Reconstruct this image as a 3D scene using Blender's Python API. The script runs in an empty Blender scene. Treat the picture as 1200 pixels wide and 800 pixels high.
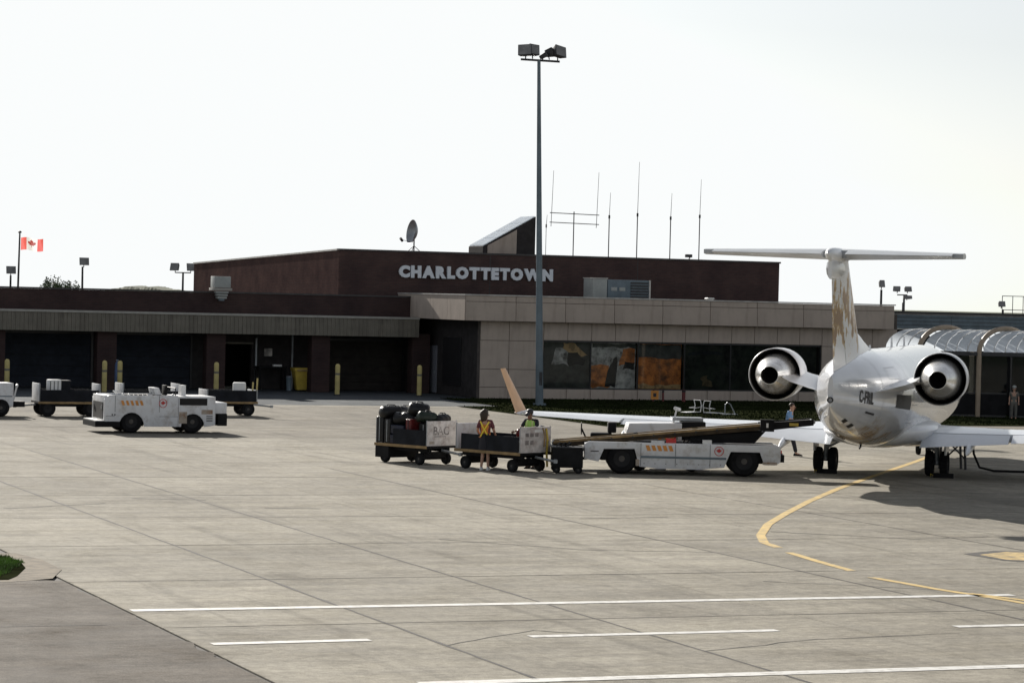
import bpy, bmesh, math, random
from mathutils import Vector, Matrix, noise
random.seed(7)
R = math.radians
scene = bpy.context.scene
col = scene.collection

# ------------------------------------------------------------------ camera
HC, FPX, ROLL, PITCH = 4.73, 3250.0, 0.0242, math.atan(50 / 3250.0)
cam_d = bpy.data.cameras.new('camera')
cam = bpy.data.objects.new('camera', cam_d); col.objects.link(cam)
cam_d.sensor_width = 36; cam_d.sensor_fit = 'HORIZONTAL'; cam_d.lens = 36 * FPX / 1200
cam_d.clip_start = 0.5; cam_d.clip_end = 9000
fw = Vector((0, math.cos(PITCH), -math.sin(PITCH))); up0 = Vector((0, math.sin(PITCH), math.cos(PITCH))); rt = Vector((1, 0, 0))
cx = rt * math.cos(ROLL) + up0 * math.sin(ROLL); cy = -rt * math.sin(ROLL) + up0 * math.cos(ROLL)
mw = Matrix((cx, cy, -fw)).transposed().to_4x4(); mw.translation = (0, 0, HC)
cam.matrix_world = mw
scene.camera = cam

# ------------------------------------------------------------------ sky, sun, exposure
SUN_EL, SUN_DIR = R(25), Vector((-0.43, 0.9, 0)).normalized()
world = bpy.data.worlds.new('World'); scene.world = world; world.use_nodes = True
wn = world.node_tree.nodes; wl = world.node_tree.links
sky = wn.new('ShaderNodeTexSky'); sky.sky_type = 'NISHITA'; sky.sun_disc = False
sky.sun_elevation = SUN_EL; sky.sun_rotation = math.atan2(SUN_DIR.x, SUN_DIR.y)
sky.altitude = 0; sky.air_density = 1.0; sky.dust_density = 0.6; sky.ozone_density = 2.0
wn['Background'].inputs['Strength'].default_value = 0.073
# thin high haze: washes the colour out and evens the bright glow round the sun
hs = wn.new('ShaderNodeHueSaturation'); hs.inputs['Saturation'].default_value = 0.28; wl.new(sky.outputs[0], hs.inputs['Color'])
hz = wn.new('ShaderNodeMix'); hz.data_type = 'RGBA'; hz.blend_type = 'DARKEN'; hz.inputs['Factor'].default_value = 1.0
wl.new(hs.outputs[0], hz.inputs['A']); hz.inputs['B'].default_value = (9.3, 9.5, 9.5, 1)
wl.new(hz.outputs['Result'], wn['Background'].inputs['Color'])
sun_d = bpy.data.lights.new('sun', 'SUN'); sun_d.energy = 5.0; sun_d.angle = R(0.6); sun_d.color = (1, .945, .86)
sun = bpy.data.objects.new('sun', sun_d); col.objects.link(sun)
to_sun = Vector((SUN_DIR.x * math.cos(SUN_EL), SUN_DIR.y * math.cos(SUN_EL), math.sin(SUN_EL)))
sun.rotation_euler = to_sun.to_track_quat('Z', 'Y').to_euler()
scene.view_settings.view_transform = 'Standard'; scene.view_settings.look = 'None'
scene.view_settings.exposure = 0.5; scene.view_settings.gamma = 1

# ------------------------------------------------------------------ helpers
def obj(name, mesh, mat=None, parent=None, loc=(0, 0, 0), rot=None):
    o = bpy.data.objects.new(name, mesh); col.objects.link(o)
    if mat is not None and mesh is not None and not mesh.materials: mesh.materials.append(mat)
    o.parent = parent; o.location = loc
    if rot is not None: o.rotation_euler = rot
    return o

def tag(o, label=None, cat=None, group=None, kind=None):
    if label: o['label'] = label
    if cat: o['category'] = cat
    if group: o['group'] = group
    if kind: o['kind'] = kind
    return o

def thing(name, label, cat, loc=(0, 0, 0), rotz=0, group=None):
    o = bpy.data.objects.new(name, None); col.objects.link(o)
    o.location = loc; o.rotation_euler = (0, 0, rotz); o.empty_display_size = .2
    return tag(o, label, cat, group)

def copy_tree(o, parent=None):
    c = o.copy(); col.objects.link(c); c.parent = parent
    for ch in list(o.children): copy_tree(ch, c)
    return c

class MB:
    def __init__(s): s.v = []; s.f = []
    def add(s, vs, fs):
        n = len(s.v); s.v += [tuple(p) for p in vs]; s.f += [tuple(i + n for i in f) for f in fs]; return s
    def box(s, x0, x1, y0, y1, z0, z1):
        return s.add([(x0,y0,z0),(x1,y0,z0),(x1,y1,z0),(x0,y1,z0),(x0,y0,z1),(x1,y0,z1),(x1,y1,z1),(x0,y1,z1)],
            [(0,3,2,1),(4,5,6,7),(0,1,5,4),(1,2,6,5),(2,3,7,6),(3,0,4,7)])
    def prism(s, poly, a, b, axis='y'):
        m = {'y': lambda p, h: (p[0], h, p[1]), 'z': lambda p, h: (p[0], p[1], h), 'x': lambda p, h: (h, p[0], p[1])}[axis]
        n = len(poly)
        vs = [m(p, a) for p in poly] + [m(p, b) for p in poly]
        return s.add(vs, [tuple(range(n)), tuple(range(2*n-1, n-1, -1))] + [(i, i+n, (i+1) % n + n, (i+1) % n) for i in range(n)])
    def cyl(s, p0, p1, r0, r1=None, n=12, cap=True):
        if r1 is None: r1 = r0
        p0 = Vector(p0); p1 = Vector(p1); d = (p1 - p0).normalized()
        a = d.orthogonal().normalized(); b = d.cross(a)
        vs = []
        for p, r in ((p0, r0), (p1, r1)):
            vs += [p + (a * math.cos(2*math.pi*i/n) + b * math.sin(2*math.pi*i/n)) * r for i in range(n)]
        fs = [(i, (i+1) % n, (i+1) % n + n, i + n) for i in range(n)]
        if cap: fs += [tuple(range(n-1, -1, -1)), tuple(range(n, 2*n))]
        return s.add(vs, fs)
    def tube(s, pts, r, n=8, r1=None):
        pts = [Vector(p) for p in pts]; k = len(pts); rings = []
        d0 = (pts[1] - pts[0]).normalized(); a = d0.orthogonal().normalized()
        for i, p in enumerate(pts):
            d = (pts[min(i+1, k-1)] - pts[max(i-1, 0)]).normalized()
            a = (a - d * a.dot(d)).normalized(); b = d.cross(a)
            rr = r if r1 is None else r + (r1 - r) * i / (k-1)
            rings.append([p + (a * math.cos(2*math.pi*j/n) + b * math.sin(2*math.pi*j/n)) * rr for j in range(n)])
        return s.loft(rings)
    def loft(s, rings, closed=True, caps=True):
        n = len(rings[0]); vs = [p for r in rings for p in r]; fs = []
        m = n if closed else n - 1
        for i in range(len(rings) - 1):
            for j in range(m):
                fs.append((i*n+j, i*n+(j+1) % n, (i+1)*n+(j+1) % n, (i+1)*n+j))
        if caps and closed:
            fs += [tuple(range(n-1, -1, -1)), tuple((len(rings)-1)*n + j for j in range(n))]
        return s.add(vs, fs)
    def lathe(s, prof, n=20, axis='z', c=(0, 0, 0), caps=True):
        rings = []
        for (r, h) in prof:
            ring = []
            for j in range(n):
                t = 2*math.pi*j/n; u, w = r*math.cos(t), r*math.sin(t)
                p = {'z': (u, w, h), 'x': (h, u, w), 'y': (w, h, u)}[axis]
                ring.append((p[0]+c[0], p[1]+c[1], p[2]+c[2]))
            rings.append(ring)
        return s.loft(rings, caps=caps)
    def xf(s, m, start=0):
        for i in range(start, len(s.v)): s.v[i] = tuple(m @ Vector(s.v[i]))
        return s
    def mesh(s, name, bevel=0, seg=2, smooth=None):
        bm = bmesh.new()
        vv = [bm.verts.new(p) for p in s.v]
        for f in s.f:
            try: bm.faces.new([vv[i] for i in f])
            except ValueError: pass
        bmesh.ops.recalc_face_normals(bm, faces=bm.faces)
        if bevel:
            es = [e for e in bm.edges if len(e.link_faces) == 2 and e.calc_face_angle(0) > .5]
            bmesh.ops.bevel(bm, geom=es, offset=bevel, segments=seg, affect='EDGES', profile=.6)
            smooth = smooth or 35
        me = bpy.data.meshes.new(name); bm.to_mesh(me); bm.free()
        if smooth:
            me.polygons.foreach_set('use_smooth', [True] * len(me.polygons)); me.set_sharp_from_angle(angle=R(smooth))
        return me
    def build(s, name, mat, parent=None, bevel=0, smooth=None, seg=2, loc=(0, 0, 0), rot=None):
        return obj(name, s.mesh(name, bevel, seg, smooth), mat, parent, loc, rot)

def bx(name, mat, parent, *b, bevel=0):
    return MB().box(*b).build(name, mat, parent, bevel=bevel)

# ------------------------------------------------------------------ materials
def newmat(name):
    m = bpy.data.materials.new(name); m.use_nodes = True
    return m, m.node_tree.nodes, m.node_tree.links, m.node_tree.nodes['Principled BSDF']

def M(name, c, rough=.6, metal=0, var=.18, scale=2.5, bump=0.0, bscale=30, dirt=0.0, dirtc=(.10, .075, .05), dscale=1.2, coat=0, spec=.5, coords='Object', streak=None):
    m, n, l, b = newmat(name)
    tc = n.new('ShaderNodeTexCoord')
    t = n.new('ShaderNodeTexNoise'); t.inputs['Scale'].default_value = scale; t.inputs['Detail'].default_value = 6; t.inputs['Roughness'].default_value = .6
    l.new(tc.outputs[coords], t.inputs['Vector'])
    r = n.new('ShaderNodeValToRGB'); r.color_ramp.elements[0].position = .38; r.color_ramp.elements[1].position = .62
    r.color_ramp.elements[0].color = tuple(x * (1 - var) for x in c) + (1,); r.color_ramp.elements[1].color = tuple(min(1, x * (1 + var)) for x in c) + (1,)
    l.new(t.outputs['Fac'], r.inputs['Fac'])
    out = r.outputs['Color']
    if dirt:
        t2 = n.new('ShaderNodeTexNoise'); t2.inputs['Scale'].default_value = dscale; t2.inputs['Detail'].default_value = 9; t2.inputs['Roughness'].default_value = .68
        
        if streak:
            mp2 = n.new('ShaderNodeMapping'); mp2.inputs['Scale'].default_value = streak; l.new(tc.outputs[coords], mp2.inputs['Vector']); l.new(mp2.outputs[0], t2.inputs['Vector'])
        else: l.new(tc.outputs[coords], t2.inputs['Vector'])
        r2 = n.new('ShaderNodeValToRGB'); r2.color_ramp.elements[0].position = .50; r2.color_ramp.elements[1].position = .66
        r2.color_ramp.elements[0].color = (0, 0, 0, 1); r2.color_ramp.elements[1].color = (dirt,) * 3 + (1,)
        l.new(t2.outputs['Fac'], r2.inputs['Fac'])
        mx = n.new('ShaderNodeMix'); mx.data_type = 'RGBA'; l.new(r2.outputs['Color'], mx.inputs['Factor'])
        l.new(out, mx.inputs['A']); mx.inputs['B'].default_value = dirtc + (1,); out = mx.outputs['Result']
    l.new(out, b.inputs['Base Color'])
    b.inputs['Roughness'].default_value = rough; b.inputs['Metallic'].default_value = metal
    b.inputs['Coat Weight'].default_value = coat; b.inputs['Specular IOR Level'].default_value = spec
    if bump:
        t3 = n.new('ShaderNodeTexNoise'); t3.inputs['Scale'].default_value = bscale; t3.inputs['Detail'].default_value = 5
        l.new(tc.outputs[coords], t3.inputs['Vector'])
        bp = n.new('ShaderNodeBump'); bp.inputs['Strength'].default_value = bump; bp.inputs['Distance'].default_value = .02
        l.new(t3.outputs['Fac'], bp.inputs['Height']); l.new(bp.outputs['Normal'], b.inputs['Normal'])
    return m

def ground_mat(name, c1, c2, stain, rough=.9, per_obj=.12, stain_amt=.6, fine=60, slab=False):
    """paved surface: broad tone changes, blotchy stains, fine grain, tyre-worn streaks along the grid"""
    m, n, l, b = newmat(name)
    g = n.new('ShaderNodeNewGeometry')
    mp = n.new('ShaderNodeMapping'); mp.inputs['Rotation'].default_value = (0, 0, -R(21.3)); l.new(g.outputs['Position'], mp.inputs['Vector'])
    def nz(scale, detail=6, vec=None, rg=.6):
        t = n.new('ShaderNodeTexNoise'); t.inputs['Scale'].default_value = scale; t.inputs['Detail'].default_value = detail; t.inputs['Roughness'].default_value = rg
        l.new(vec or mp.outputs['Vector'], t.inputs['Vector']); return t
    def ramp(src, a, b_, ca, cb):
        r = n.new('ShaderNodeValToRGB'); e = r.color_ramp.elements; e[0].position = a; e[1].position = b_; e[0].color = ca; e[1].color = cb
        l.new(src, r.inputs['Fac']); return r.outputs['Color']
    def mix(f, a, b_, mode='MIX'):
        x = n.new('ShaderNodeMix'); x.data_type = 'RGBA'; x.blend_type = mode
        if isinstance(f, (int, float)): x.inputs['Factor'].default_value = f
        else: l.new(f, x.inputs['Factor'])
        for s_, k in ((a, 'A'), (b_, 'B')):
            if isinstance(s_, tuple): x.inputs[k].default_value = s_
            else: l.new(s_, x.inputs[k])
        return x.outputs['Result']
    base = ramp(nz(.10, 4).outputs['Fac'], .36, .66, c1 + (1,), c2 + (1,))
    mot = ramp(nz(1.3, 9, rg=.7).outputs['Fac'], .38, .62, (.89, .89, .89, 1), (1.08, 1.078, 1.07, 1))
    base = mix(1.0, base, mot, 'MULTIPLY')
    st = n.new('ShaderNodeMapping'); st.inputs['Scale'].default_value = (.10, 1.3, 1); l.new(mp.outputs['Vector'], st.inputs['Vector'])
    strk = ramp(nz(1.5, 7, st.outputs['Vector'], .65).outputs['Fac'], .40, .60, (.87, .87, .875, 1), (1.07, 1.07, 1.06, 1))
    base = mix(1.0, base, strk, 'MULTIPLY')
    sf = ramp(nz(.42, 12, rg=.76).outputs['Fac'], .51, .64, (0, 0, 0, 1), (stain_amt,) * 3 + (1,))
    base = mix(sf, base, stain + (1,))
    sp2 = ramp(nz(5.5, 10, rg=.78).outputs['Fac'], .40, .60, (.80, .80, .80, 1), (1.13, 1.13, 1.125, 1))
    base = mix(1.0, base, sp2, 'MULTIPLY')
    st2 = n.new('ShaderNodeMapping'); st2.inputs['Scale'].default_value = (1.6, .07, 1); st2.inputs['Rotation'].default_value = (0, 0, .25); l.new(mp.outputs['Vector'], st2.inputs['Vector'])
    tyre = ramp(nz(1.1, 6, st2.outputs['Vector'], .6).outputs['Fac'], .56, .66, (1, 1, 1, 1), (.78, .78, .78, 1))
    base = mix(1.0, base, tyre, 'MULTIPLY')
    if slab:    # sealant and dirt bleeding from the joints
        tc = n.new('ShaderNodeTexCoord'); sx = n.new('ShaderNodeSeparateXYZ'); l.new(tc.outputs['Generated'], sx.inputs[0])
        outs = []
        for ax, k in (('X', 3.3), ('Y', 6.15)):
            a = n.new('ShaderNodeMath'); a.operation = 'SUBTRACT'; l.new(sx.outputs[ax], a.inputs[0]); a.inputs[1].default_value = .5
            a1 = n.new('ShaderNodeMath'); a1.operation = 'ABSOLUTE'; l.new(a.outputs[0], a1.inputs[0])
            a2 = n.new('ShaderNodeMath'); a2.operation = 'MULTIPLY_ADD'; l.new(a1.outputs[0], a2.inputs[0]); a2.inputs[1].default_value = k; a2.inputs[2].default_value = -k / 2
            outs.append(a2.outputs[0])
        mx_ = n.new('ShaderNodeMath'); mx_.operation = 'MAXIMUM'; l.new(outs[0], mx_.inputs[0]); l.new(outs[1], mx_.inputs[1])
        ad = n.new('ShaderNodeMath'); ad.operation = 'MULTIPLY_ADD'; l.new(nz(2.2, 8, rg=.7).outputs['Fac'], ad.inputs[0]); ad.inputs[1].default_value = .55; l.new(mx_.outputs[0], ad.inputs[2])
        ed = ramp(ad.outputs[0], .16, .36, (1, 1, 1, 1), (.87, .865, .86, 1))
        base = mix(1.0, base, ed, 'MULTIPLY')
    gr_ = ramp(nz(fine, 4, rg=.7).outputs['Fac'], .38, .62, (.70, .70, .70, 1), (1.22, 1.22, 1.22, 1))
    base = mix(1.0, base, gr_, 'MULTIPLY')
    oi = n.new('ShaderNodeObjectInfo')
    pr = ramp(oi.outputs['Random'], 0, 1, (1 - per_obj,) * 3 + (1,), (1 + per_obj * .7, 1 + per_obj * .68, 1 + per_obj * .6, 1))
    base = mix(1.0, base, pr, 'MULTIPLY')
    l.new(base, b.inputs['Base Color']); b.inputs['Roughness'].default_value = rough; gl = n.new('ShaderNodeMapRange'); gl.inputs['From Min'].default_value = .30; gl.inputs['From Max'].default_value = .72; gl.inputs['To Min'].default_value = .02; gl.inputs['To Max'].default_value = .24; l.new(nz(.7, 8, rg=.7).outputs['Fac'], gl.inputs['Value']); l.new(gl.outputs[0], b.inputs['Specular IOR Level'])
    bp = n.new('ShaderNodeBump'); bp.inputs['Strength'].default_value = .5; bp.inputs['Distance'].default_value = .014
    l.new(nz(14, 8, rg=.7).outputs['Fac'], bp.inputs['Height']); l.new(bp.outputs['Normal'], b.inputs['Normal'])
    return m

def brick_mat(name, c1, c2, mortar):
    m, n, l, b = newmat(name)
    tc = n.new('ShaderNodeTexCoord'); sp = n.new('ShaderNodeSeparateXYZ'); l.new(tc.outputs['Object'], sp.inputs[0])
    ad = n.new('ShaderNodeMath'); l.new(sp.outputs['X'], ad.inputs[0]); l.new(sp.outputs['Y'], ad.inputs[1])
    cb = n.new('ShaderNodeCombineXYZ'); l.new(ad.outputs[0], cb.inputs['X']); l.new(sp.outputs['Z'], cb.inputs['Y'])
    br = n.new('ShaderNodeTexBrick'); l.new(cb.outputs[0], br.inputs['Vector'])
    br.inputs['Color1'].default_value = c1 + (1,); br.inputs['Color2'].default_value = c2 + (1,); br.inputs['Mortar'].default_value = mortar + (1,)
    br.inputs['Scale'].default_value = 1; br.inputs['Mortar Size'].default_value = .008; br.inputs['Brick Width'].default_value = .24; br.inputs['Row Height'].default_value = .08
    t = n.new('ShaderNodeTexNoise'); t.inputs['Scale'].default_value = .8; t.inputs['Detail'].default_value = 8; l.new(tc.outputs['Object'], t.inputs['Vector'])
    r = n.new('ShaderNodeValToRGB'); r.color_ramp.elements[0].position = .3; r.color_ramp.elements[1].position = .7
    r.color_ramp.elements[0].color = (.75, .75, .78, 1); r.color_ramp.elements[1].color = (1.2, 1.15, 1.1, 1); l.new(t.outputs['Fac'], r.inputs['Fac'])
    mx = n.new('ShaderNodeMix'); mx.data_type = 'RGBA'; mx.blend_type = 'MULTIPLY'; mx.inputs['Factor'].default_value = 1
    l.new(br.outputs['Color'], mx.inputs['A']); l.new(r.outputs['Color'], mx.inputs['B']); l.new(mx.outputs['Result'], b.inputs['Base Color'])
    b.inputs['Roughness'].default_value = .9; b.inputs['Specular IOR Level'].default_value = 0.0
    return m

def glass_mat(name, tint, refl=.5, rough=.03):
    m, n, l, b = newmat(name); n.remove(b)
    tr = n.new('ShaderNodeBsdfTransparent'); tr.inputs['Color'].default_value = tint + (1,)
    gl = n.new('ShaderNodeBsdfGlossy'); gl.inputs['Roughness'].default_value = rough; gl.inputs['Color'].default_value = (.9, .93, .95, 1)
    fr = n.new('ShaderNodeFresnel'); fr.inputs['IOR'].default_value = 1.5
    mu = n.new('ShaderNodeMath'); mu.operation = 'MULTIPLY'; mu.inputs[1].default_value = refl; l.new(fr.outputs[0], mu.inputs[0])
    mx = n.new('ShaderNodeMixShader'); l.new(mu.outputs[0], mx.inputs[0]); l.new(tr.outputs[0], mx.inputs[1]); l.new(gl.outputs[0], mx.inputs[2])
    l.new(mx.outputs[0], n['Material Output'].inputs['Surface'])
    return m

def translucent_mat(name, c):
    m, n, l, b = newmat(name); n.remove(b)
    d = n.new('ShaderNodeBsdfDiffuse'); d.inputs['Color'].default_value = c + (1,)
    t = n.new('ShaderNodeBsdfTranslucent'); t.inputs['Color'].default_value = c + (1,)
    g = n.new('ShaderNodeBsdfGlossy'); g.inputs['Roughness'].default_value = .12
    a = n.new('ShaderNodeMixShader'); a.inputs[0].default_value = .62; l.new(d.outputs[0], a.inputs[1]); l.new(t.outputs[0], a.inputs[2])
    c2 = n.new('ShaderNodeMixShader'); c2.inputs[0].default_value = .18; l.new(a.outputs[0], c2.inputs[1]); l.new(g.outputs[0], c2.inputs[2])
    l.new(c2.outputs[0], n['Material Output'].inputs['Surface'])
    return m

mt = {}
mt['slab'] = ground_mat('apron_concrete', (.275, .254, .213), (.365, .338, .285), (.15, .138, .115), per_obj=.11, stain_amt=.45, slab=True)
mt['slab_old'] = ground_mat('old_apron_concrete', (.20, .182, .152), (.27, .247, .206), (.12, .107, .09), per_obj=.07, stain_amt=.3, slab=True)
mt['joint'] = M('joint_sealant', (.055, .05, .045), .9, var=.3, scale=.6, coords='Object')
mt['asphalt'] = ground_mat('shoulder_asphalt', (.122, .106, .09), (.160, .140, .119), (.09, .078, .067), per_obj=0, stain_amt=.06, fine=45)
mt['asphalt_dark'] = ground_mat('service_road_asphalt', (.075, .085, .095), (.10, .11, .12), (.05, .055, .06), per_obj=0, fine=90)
mt['soil'] = M('far_field', (.07, .085, .04), .95, var=.35, scale=.02)
mt['lawn'] = M('lawn', (.018, .021, .010), .95, spec=0, var=.4, scale=.9, bump=.6, bscale=12)
mt['blade'] = M('grass_blade', (.10, .19, .025), .7, var=.4, scale=1.5)
mt['blade_dark'] = M('dark_grass', (.018, .025, .009), .95, var=.5, scale=.5, spec=0)  # darker green than the verge blades
mt['bare_soil'] = M('bare_soil', (.17, .14, .10), .95, var=.3, scale=4, bump=.4)
mt['white_line'] = M('white_road_paint', (.66, .65, .62), .7, var=.12, scale=3, dirt=.8, dirtc=(.33, .31, .27), dscale=5, coords='Object')
mt['yellow_line'] = M('yellow_road_paint', (.58, .41, .14), .7, var=.15, scale=3, dirt=.95, dirtc=(.31, .26, .18), dscale=4.0)
mt['yellow_worn'] = M('worn_yellow_patch', (.46, .33, .13), .8, var=.3, scale=4, dirt=1.0, dirtc=(.17, .14, .10), dscale=2.2)
mt['crack'] = M('crack_filler', (.05, .045, .04), .9, var=.3)
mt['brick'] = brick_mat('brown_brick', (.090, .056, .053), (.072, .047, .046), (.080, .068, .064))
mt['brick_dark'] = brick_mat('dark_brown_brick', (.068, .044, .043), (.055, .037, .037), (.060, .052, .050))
mt['tan'] = M('tan_panel', (.455, .385, .33), .8, var=.06, scale=1.2, dirt=.4, dirtc=(.24, .19, .155), dscale=1.6, bump=.1, spec=.2, streak=(1.6, 1, .22))
mt['tan_joint'] = M('tan_joint', (.10, .085, .075), .9)
mt['fascia'] = M('fascia_metal', (.20, .185, .155), .6, var=.10, scale=1.5, dirt=.55, dirtc=(.10, .088, .075), dscale=1.5, streak=(1.3, 1, .2), spec=.2)
mt['fascia_cap'] = M('fascia_cap', (.34, .33, .30), .5, var=.1)
mt['coping'] = M('dark_coping', (.05, .045, .045), .6)
mt['coping_light'] = M('light_flashing', (.5, .48, .45), .45)
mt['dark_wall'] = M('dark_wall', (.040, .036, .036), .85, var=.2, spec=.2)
mt['door_navy'] = M('bay_door_navy', (.022, .027, .038), .7, var=.2, spec=.2)
mt['door_brown'] = M('bay_door_brown', (.034, .029, .026), .7, var=.2, spec=.2)
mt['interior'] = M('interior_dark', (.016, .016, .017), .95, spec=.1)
mt['grey_door'] = M('grey_steel_door', (.19, .20, .23), .5, var=.1)
mt['roofing'] = M('roof_gravel', (.18, .17, .16), .95, var=.2, scale=6)
mt['letter'] = M('letter_metal', (.72, .75, .80), .4, metal=.0, var=.05)
mt['glass'] = glass_mat('window_glass', (.86, .88, .88), .35)
mt['glass_dark'] = glass_mat('dark_glass', (.62, .66, .68), .5)
mt['mullion'] = M('dark_mullion', (.02, .02, .022), .4)
mt['canopy_glass'] = translucent_mat('canopy_sheet', (.80, .86, .93))
mt['tan_steel'] = M('tan_steel', (.33, .26, .19), .5, var=.1, dirt=.2)
mt['steel'] = M('galvanised_steel', (.32, .34, .36), .45, metal=.6, var=.15)
mt['pole_grey'] = M('painted_pole', (.13, .17, .20), .5, metal=.2, var=.15, scale=1)
mt['dark_metal'] = M('dark_metal', (.035, .036, .04), .55, metal=.2)
mt['hvac'] = M('hvac_grey', (.34, .36, .35), .5, var=.1, dirt=.3)
mt['hvac_blue'] = M('hvac_blue_grey', (.12, .16, .19), .5, var=.15)
mt['lamp_glass'] = M('lamp_glass', (.22, .22, .225), .5, var=.2, spec=.2)
mt['white_gse'] = M('white_vehicle_paint', (.70, .71, .73), .42, var=.05, scale=2, dirt=.55, dirtc=(.33, .28, .23), dscale=2.6, bump=.05)
mt['rust'] = M('rusty_panel', (.42, .36, .30), .7, var=.2, dirt=.9, dirtc=(.22, .10, .045), dscale=4)
mt['tyre'] = M('tyre_rubber', (.011, .011, .012), .9, var=.3, spec=.2)
mt['rim'] = M('wheel_rim', (.022, .022, .023), .7, spec=.2)
mt['hub'] = M('wheel_hub', (.05, .05, .05), .6, dirt=.5)
mt['black'] = M('black_steel', (.009, .009, .010), .7, var=.3, spec=.2)
mt['navy'] = M('navy_panel', (.010, .012, .017), .7, var=.3, spec=.2, dirt=.25, dirtc=(.03, .028, .025))
mt['belt'] = M('conveyor_belt', (.02, .02, .02), .8)
mt['ochre'] = M('ochre_side_rail', (.30, .20, .09), .65, var=.25, dirt=.5, dirtc=(.10, .07, .04), dscale=3)
mt['rail_brown'] = M('rail_brown', (.055, .04, .025), .8, var=.3, dirt=.5, dirtc=(.02, .016, .012), dscale=4, spec=.2)
mt['orange_stripe'] = M('orange_stripe', (.66, .27, .05), .5, var=.1, dirt=.2, dirtc=(.4, .25, .12))
mt['red'] = M('red_paint', (.55, .035, .03), .5, var=.1)
mt['white'] = M('plain_white', (.75, .75, .74), .5, var=.05)
mt['yellow'] = M('yellow_paint', (.52, .38, .06), .6, var=.15, dirt=.4, dirtc=(.2, .16, .08))
mt['bollard'] = M('bollard_yellow', (.50, .42, .17), .7, var=.15, dirt=.4, dirtc=(.2, .18, .12))
mt['aircraft'] = M('aircraft_white', (.76, .77, .79), .34, var=.025, scale=1.2, coat=.22, dirt=.12, dirtc=(.45, .42, .38), dscale=1.0)
mt['aircraft_grey'] = M('aircraft_grey', (.42, .44, .46), .35, var=.06)
mt['nozzle'] = M('bare_nozzle_metal', (.80, .79, .77), .26, metal=.8, var=.12, scale=5, dirt=.35, dirtc=(.3, .27, .24), dscale=3)
mt['soot'] = M('sooty_dark', (.012, .011, .011), .8)
mt['winglet'] = M('winglet_orange', (.66, .36, .15), .4, var=.08)
mt['seam'] = M('panel_seam', (.06, .06, .065), .6)
mt['skin'] = M('skin', (.46, .27, .19), .55, var=.06, scale=6)
mt['skin_dark'] = M('skin_tanned', (.26, .15, .10), .55, var=.06, scale=6)
mt['hair'] = M('dark_hair', (.035, .02, .013), .6, var=.3, scale=30, bump=.5, bscale=60)
mt['leaf'] = M('tree_leaf', (.06, .095, .03), .7, var=.4, scale=.8)
mt['bark'] = M('bark', (.10, .08, .06), .9)

# ------------------------------------------------------------------ the setting: ground, apron, paint, grass
GA = R(21.3); C0 = Vector((-1.499, 130.317, 0))
E1 = Vector((math.cos(GA), math.sin(GA), 0)); E2 = Vector((-math.sin(GA), math.cos(GA), 0))
def W(p, q, z=0): return C0 + E1 * p + E2 * q + Vector((0, 0, z))

def sheet(name, poly, z, mat, parent=None, kind='structure'):
    b = MB(); b.add([(x, y, z) for x, y in poly], [tuple(range(len(poly)))])
    o = b.build(name, mat, parent)
    if kind and parent is None: o['kind'] = kind
    return o
def gsheet(name, poly, z, mat, parent=None):
    return sheet(name, [tuple(W(*p))[:2] for p in poly], z, mat, parent)

sheet('ground', [(-5000, -600), (5000, -600), (5000, 7500), (-5000, 7500)], -.10, mt['soil'])
apron = MB().add([(-70, -135, -.03), (70, -135, -.03), (70, -8.9, -.03), (-70, -8.9, -.03)], [(0, 1, 2, 3)]).build('apron', mt['joint'])
apron.location = C0; apron.rotation_euler = (0, 0, GA); apron['kind'] = 'structure'
PW, QW, P0, Q0 = 3.3, 6.15, -36.3, -84.0
cells = []
for i in range(-9, 31):
    for j in range(-8, 13):
        p, q = P0 + (i + .5) * PW, Q0 + (j + .5) * QW
        if q > -11.5: continue
        if i < 0 and q < -71: continue
        if p > -2.5 and q > -23: continue
        w = W(p, q); vis = abs(w.x) < w.y * .187 + 2.6 and w.y > 27
        cells.append((not vis, w.y, p, q))
cells.sort()
slab_me = MB().box(-PW/2 + .008, PW/2 - .008, -QW/2 + .009, QW/2 - .009, -.028, 0).mesh('slab', bevel=.006, seg=1)
slab_me.materials.append(mt['slab'])
slab_old_me = slab_me.copy(); slab_old_me.materials[0] = mt['slab_old']
rest = MB()
for k, (_, _, p, q) in enumerate(cells):
    if k < 298:
        o = obj('slab', slab_me if q < -34.8 else slab_old_me, None, apron, (p, q, random.uniform(-.002, .0)))
    else:
        rest.box(p - PW/2 + .011, p + PW/2 - .011, q - QW/2 + .01, q + QW/2 - .01, -.028, -.001)
for i in range(-9, 11): rest.box(P0 + i * PW + .012, P0 + i * PW + PW - .012, -10.18, -8.95, -.028, -.001)
rest.build('slab_field', mt['slab'], apron)['kind'] = 'stuff'

# cracks and sealed repairs that wander over the slabs
def ribbon(pts, w, z, jitter=0, n=6):
    out = []
    for a, b_ in zip(pts[:-1], pts[1:]):
        for k in range(n):
            t = k / n; out.append((a[0] + (b_[0]-a[0])*t + random.uniform(-jitter, jitter), a[1] + (b_[1]-a[1])*t + random.uniform(-jitter, jitter)))
    out.append(pts[-1]); vs = []; fs = []
    for i, p in enumerate(out):
        a, b_ = out[max(i-1, 0)], out[min(i+1, len(out)-1)]
        d = Vector((b_[0]-a[0], b_[1]-a[1])).normalized(); nn = Vector((-d.y, d.x)) * (w/2) * (random.uniform(.6, 1.3) if jitter else 1)
        vs += [(p[0]+nn.x, p[1]+nn.y, z), (p[0]-nn.x, p[1]-nn.y, z)]
    for i in range(len(out)-1): fs.append((2*i, 2*i+1, 2*i+3, 2*i+2))
    return MB().add(vs, fs)
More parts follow.
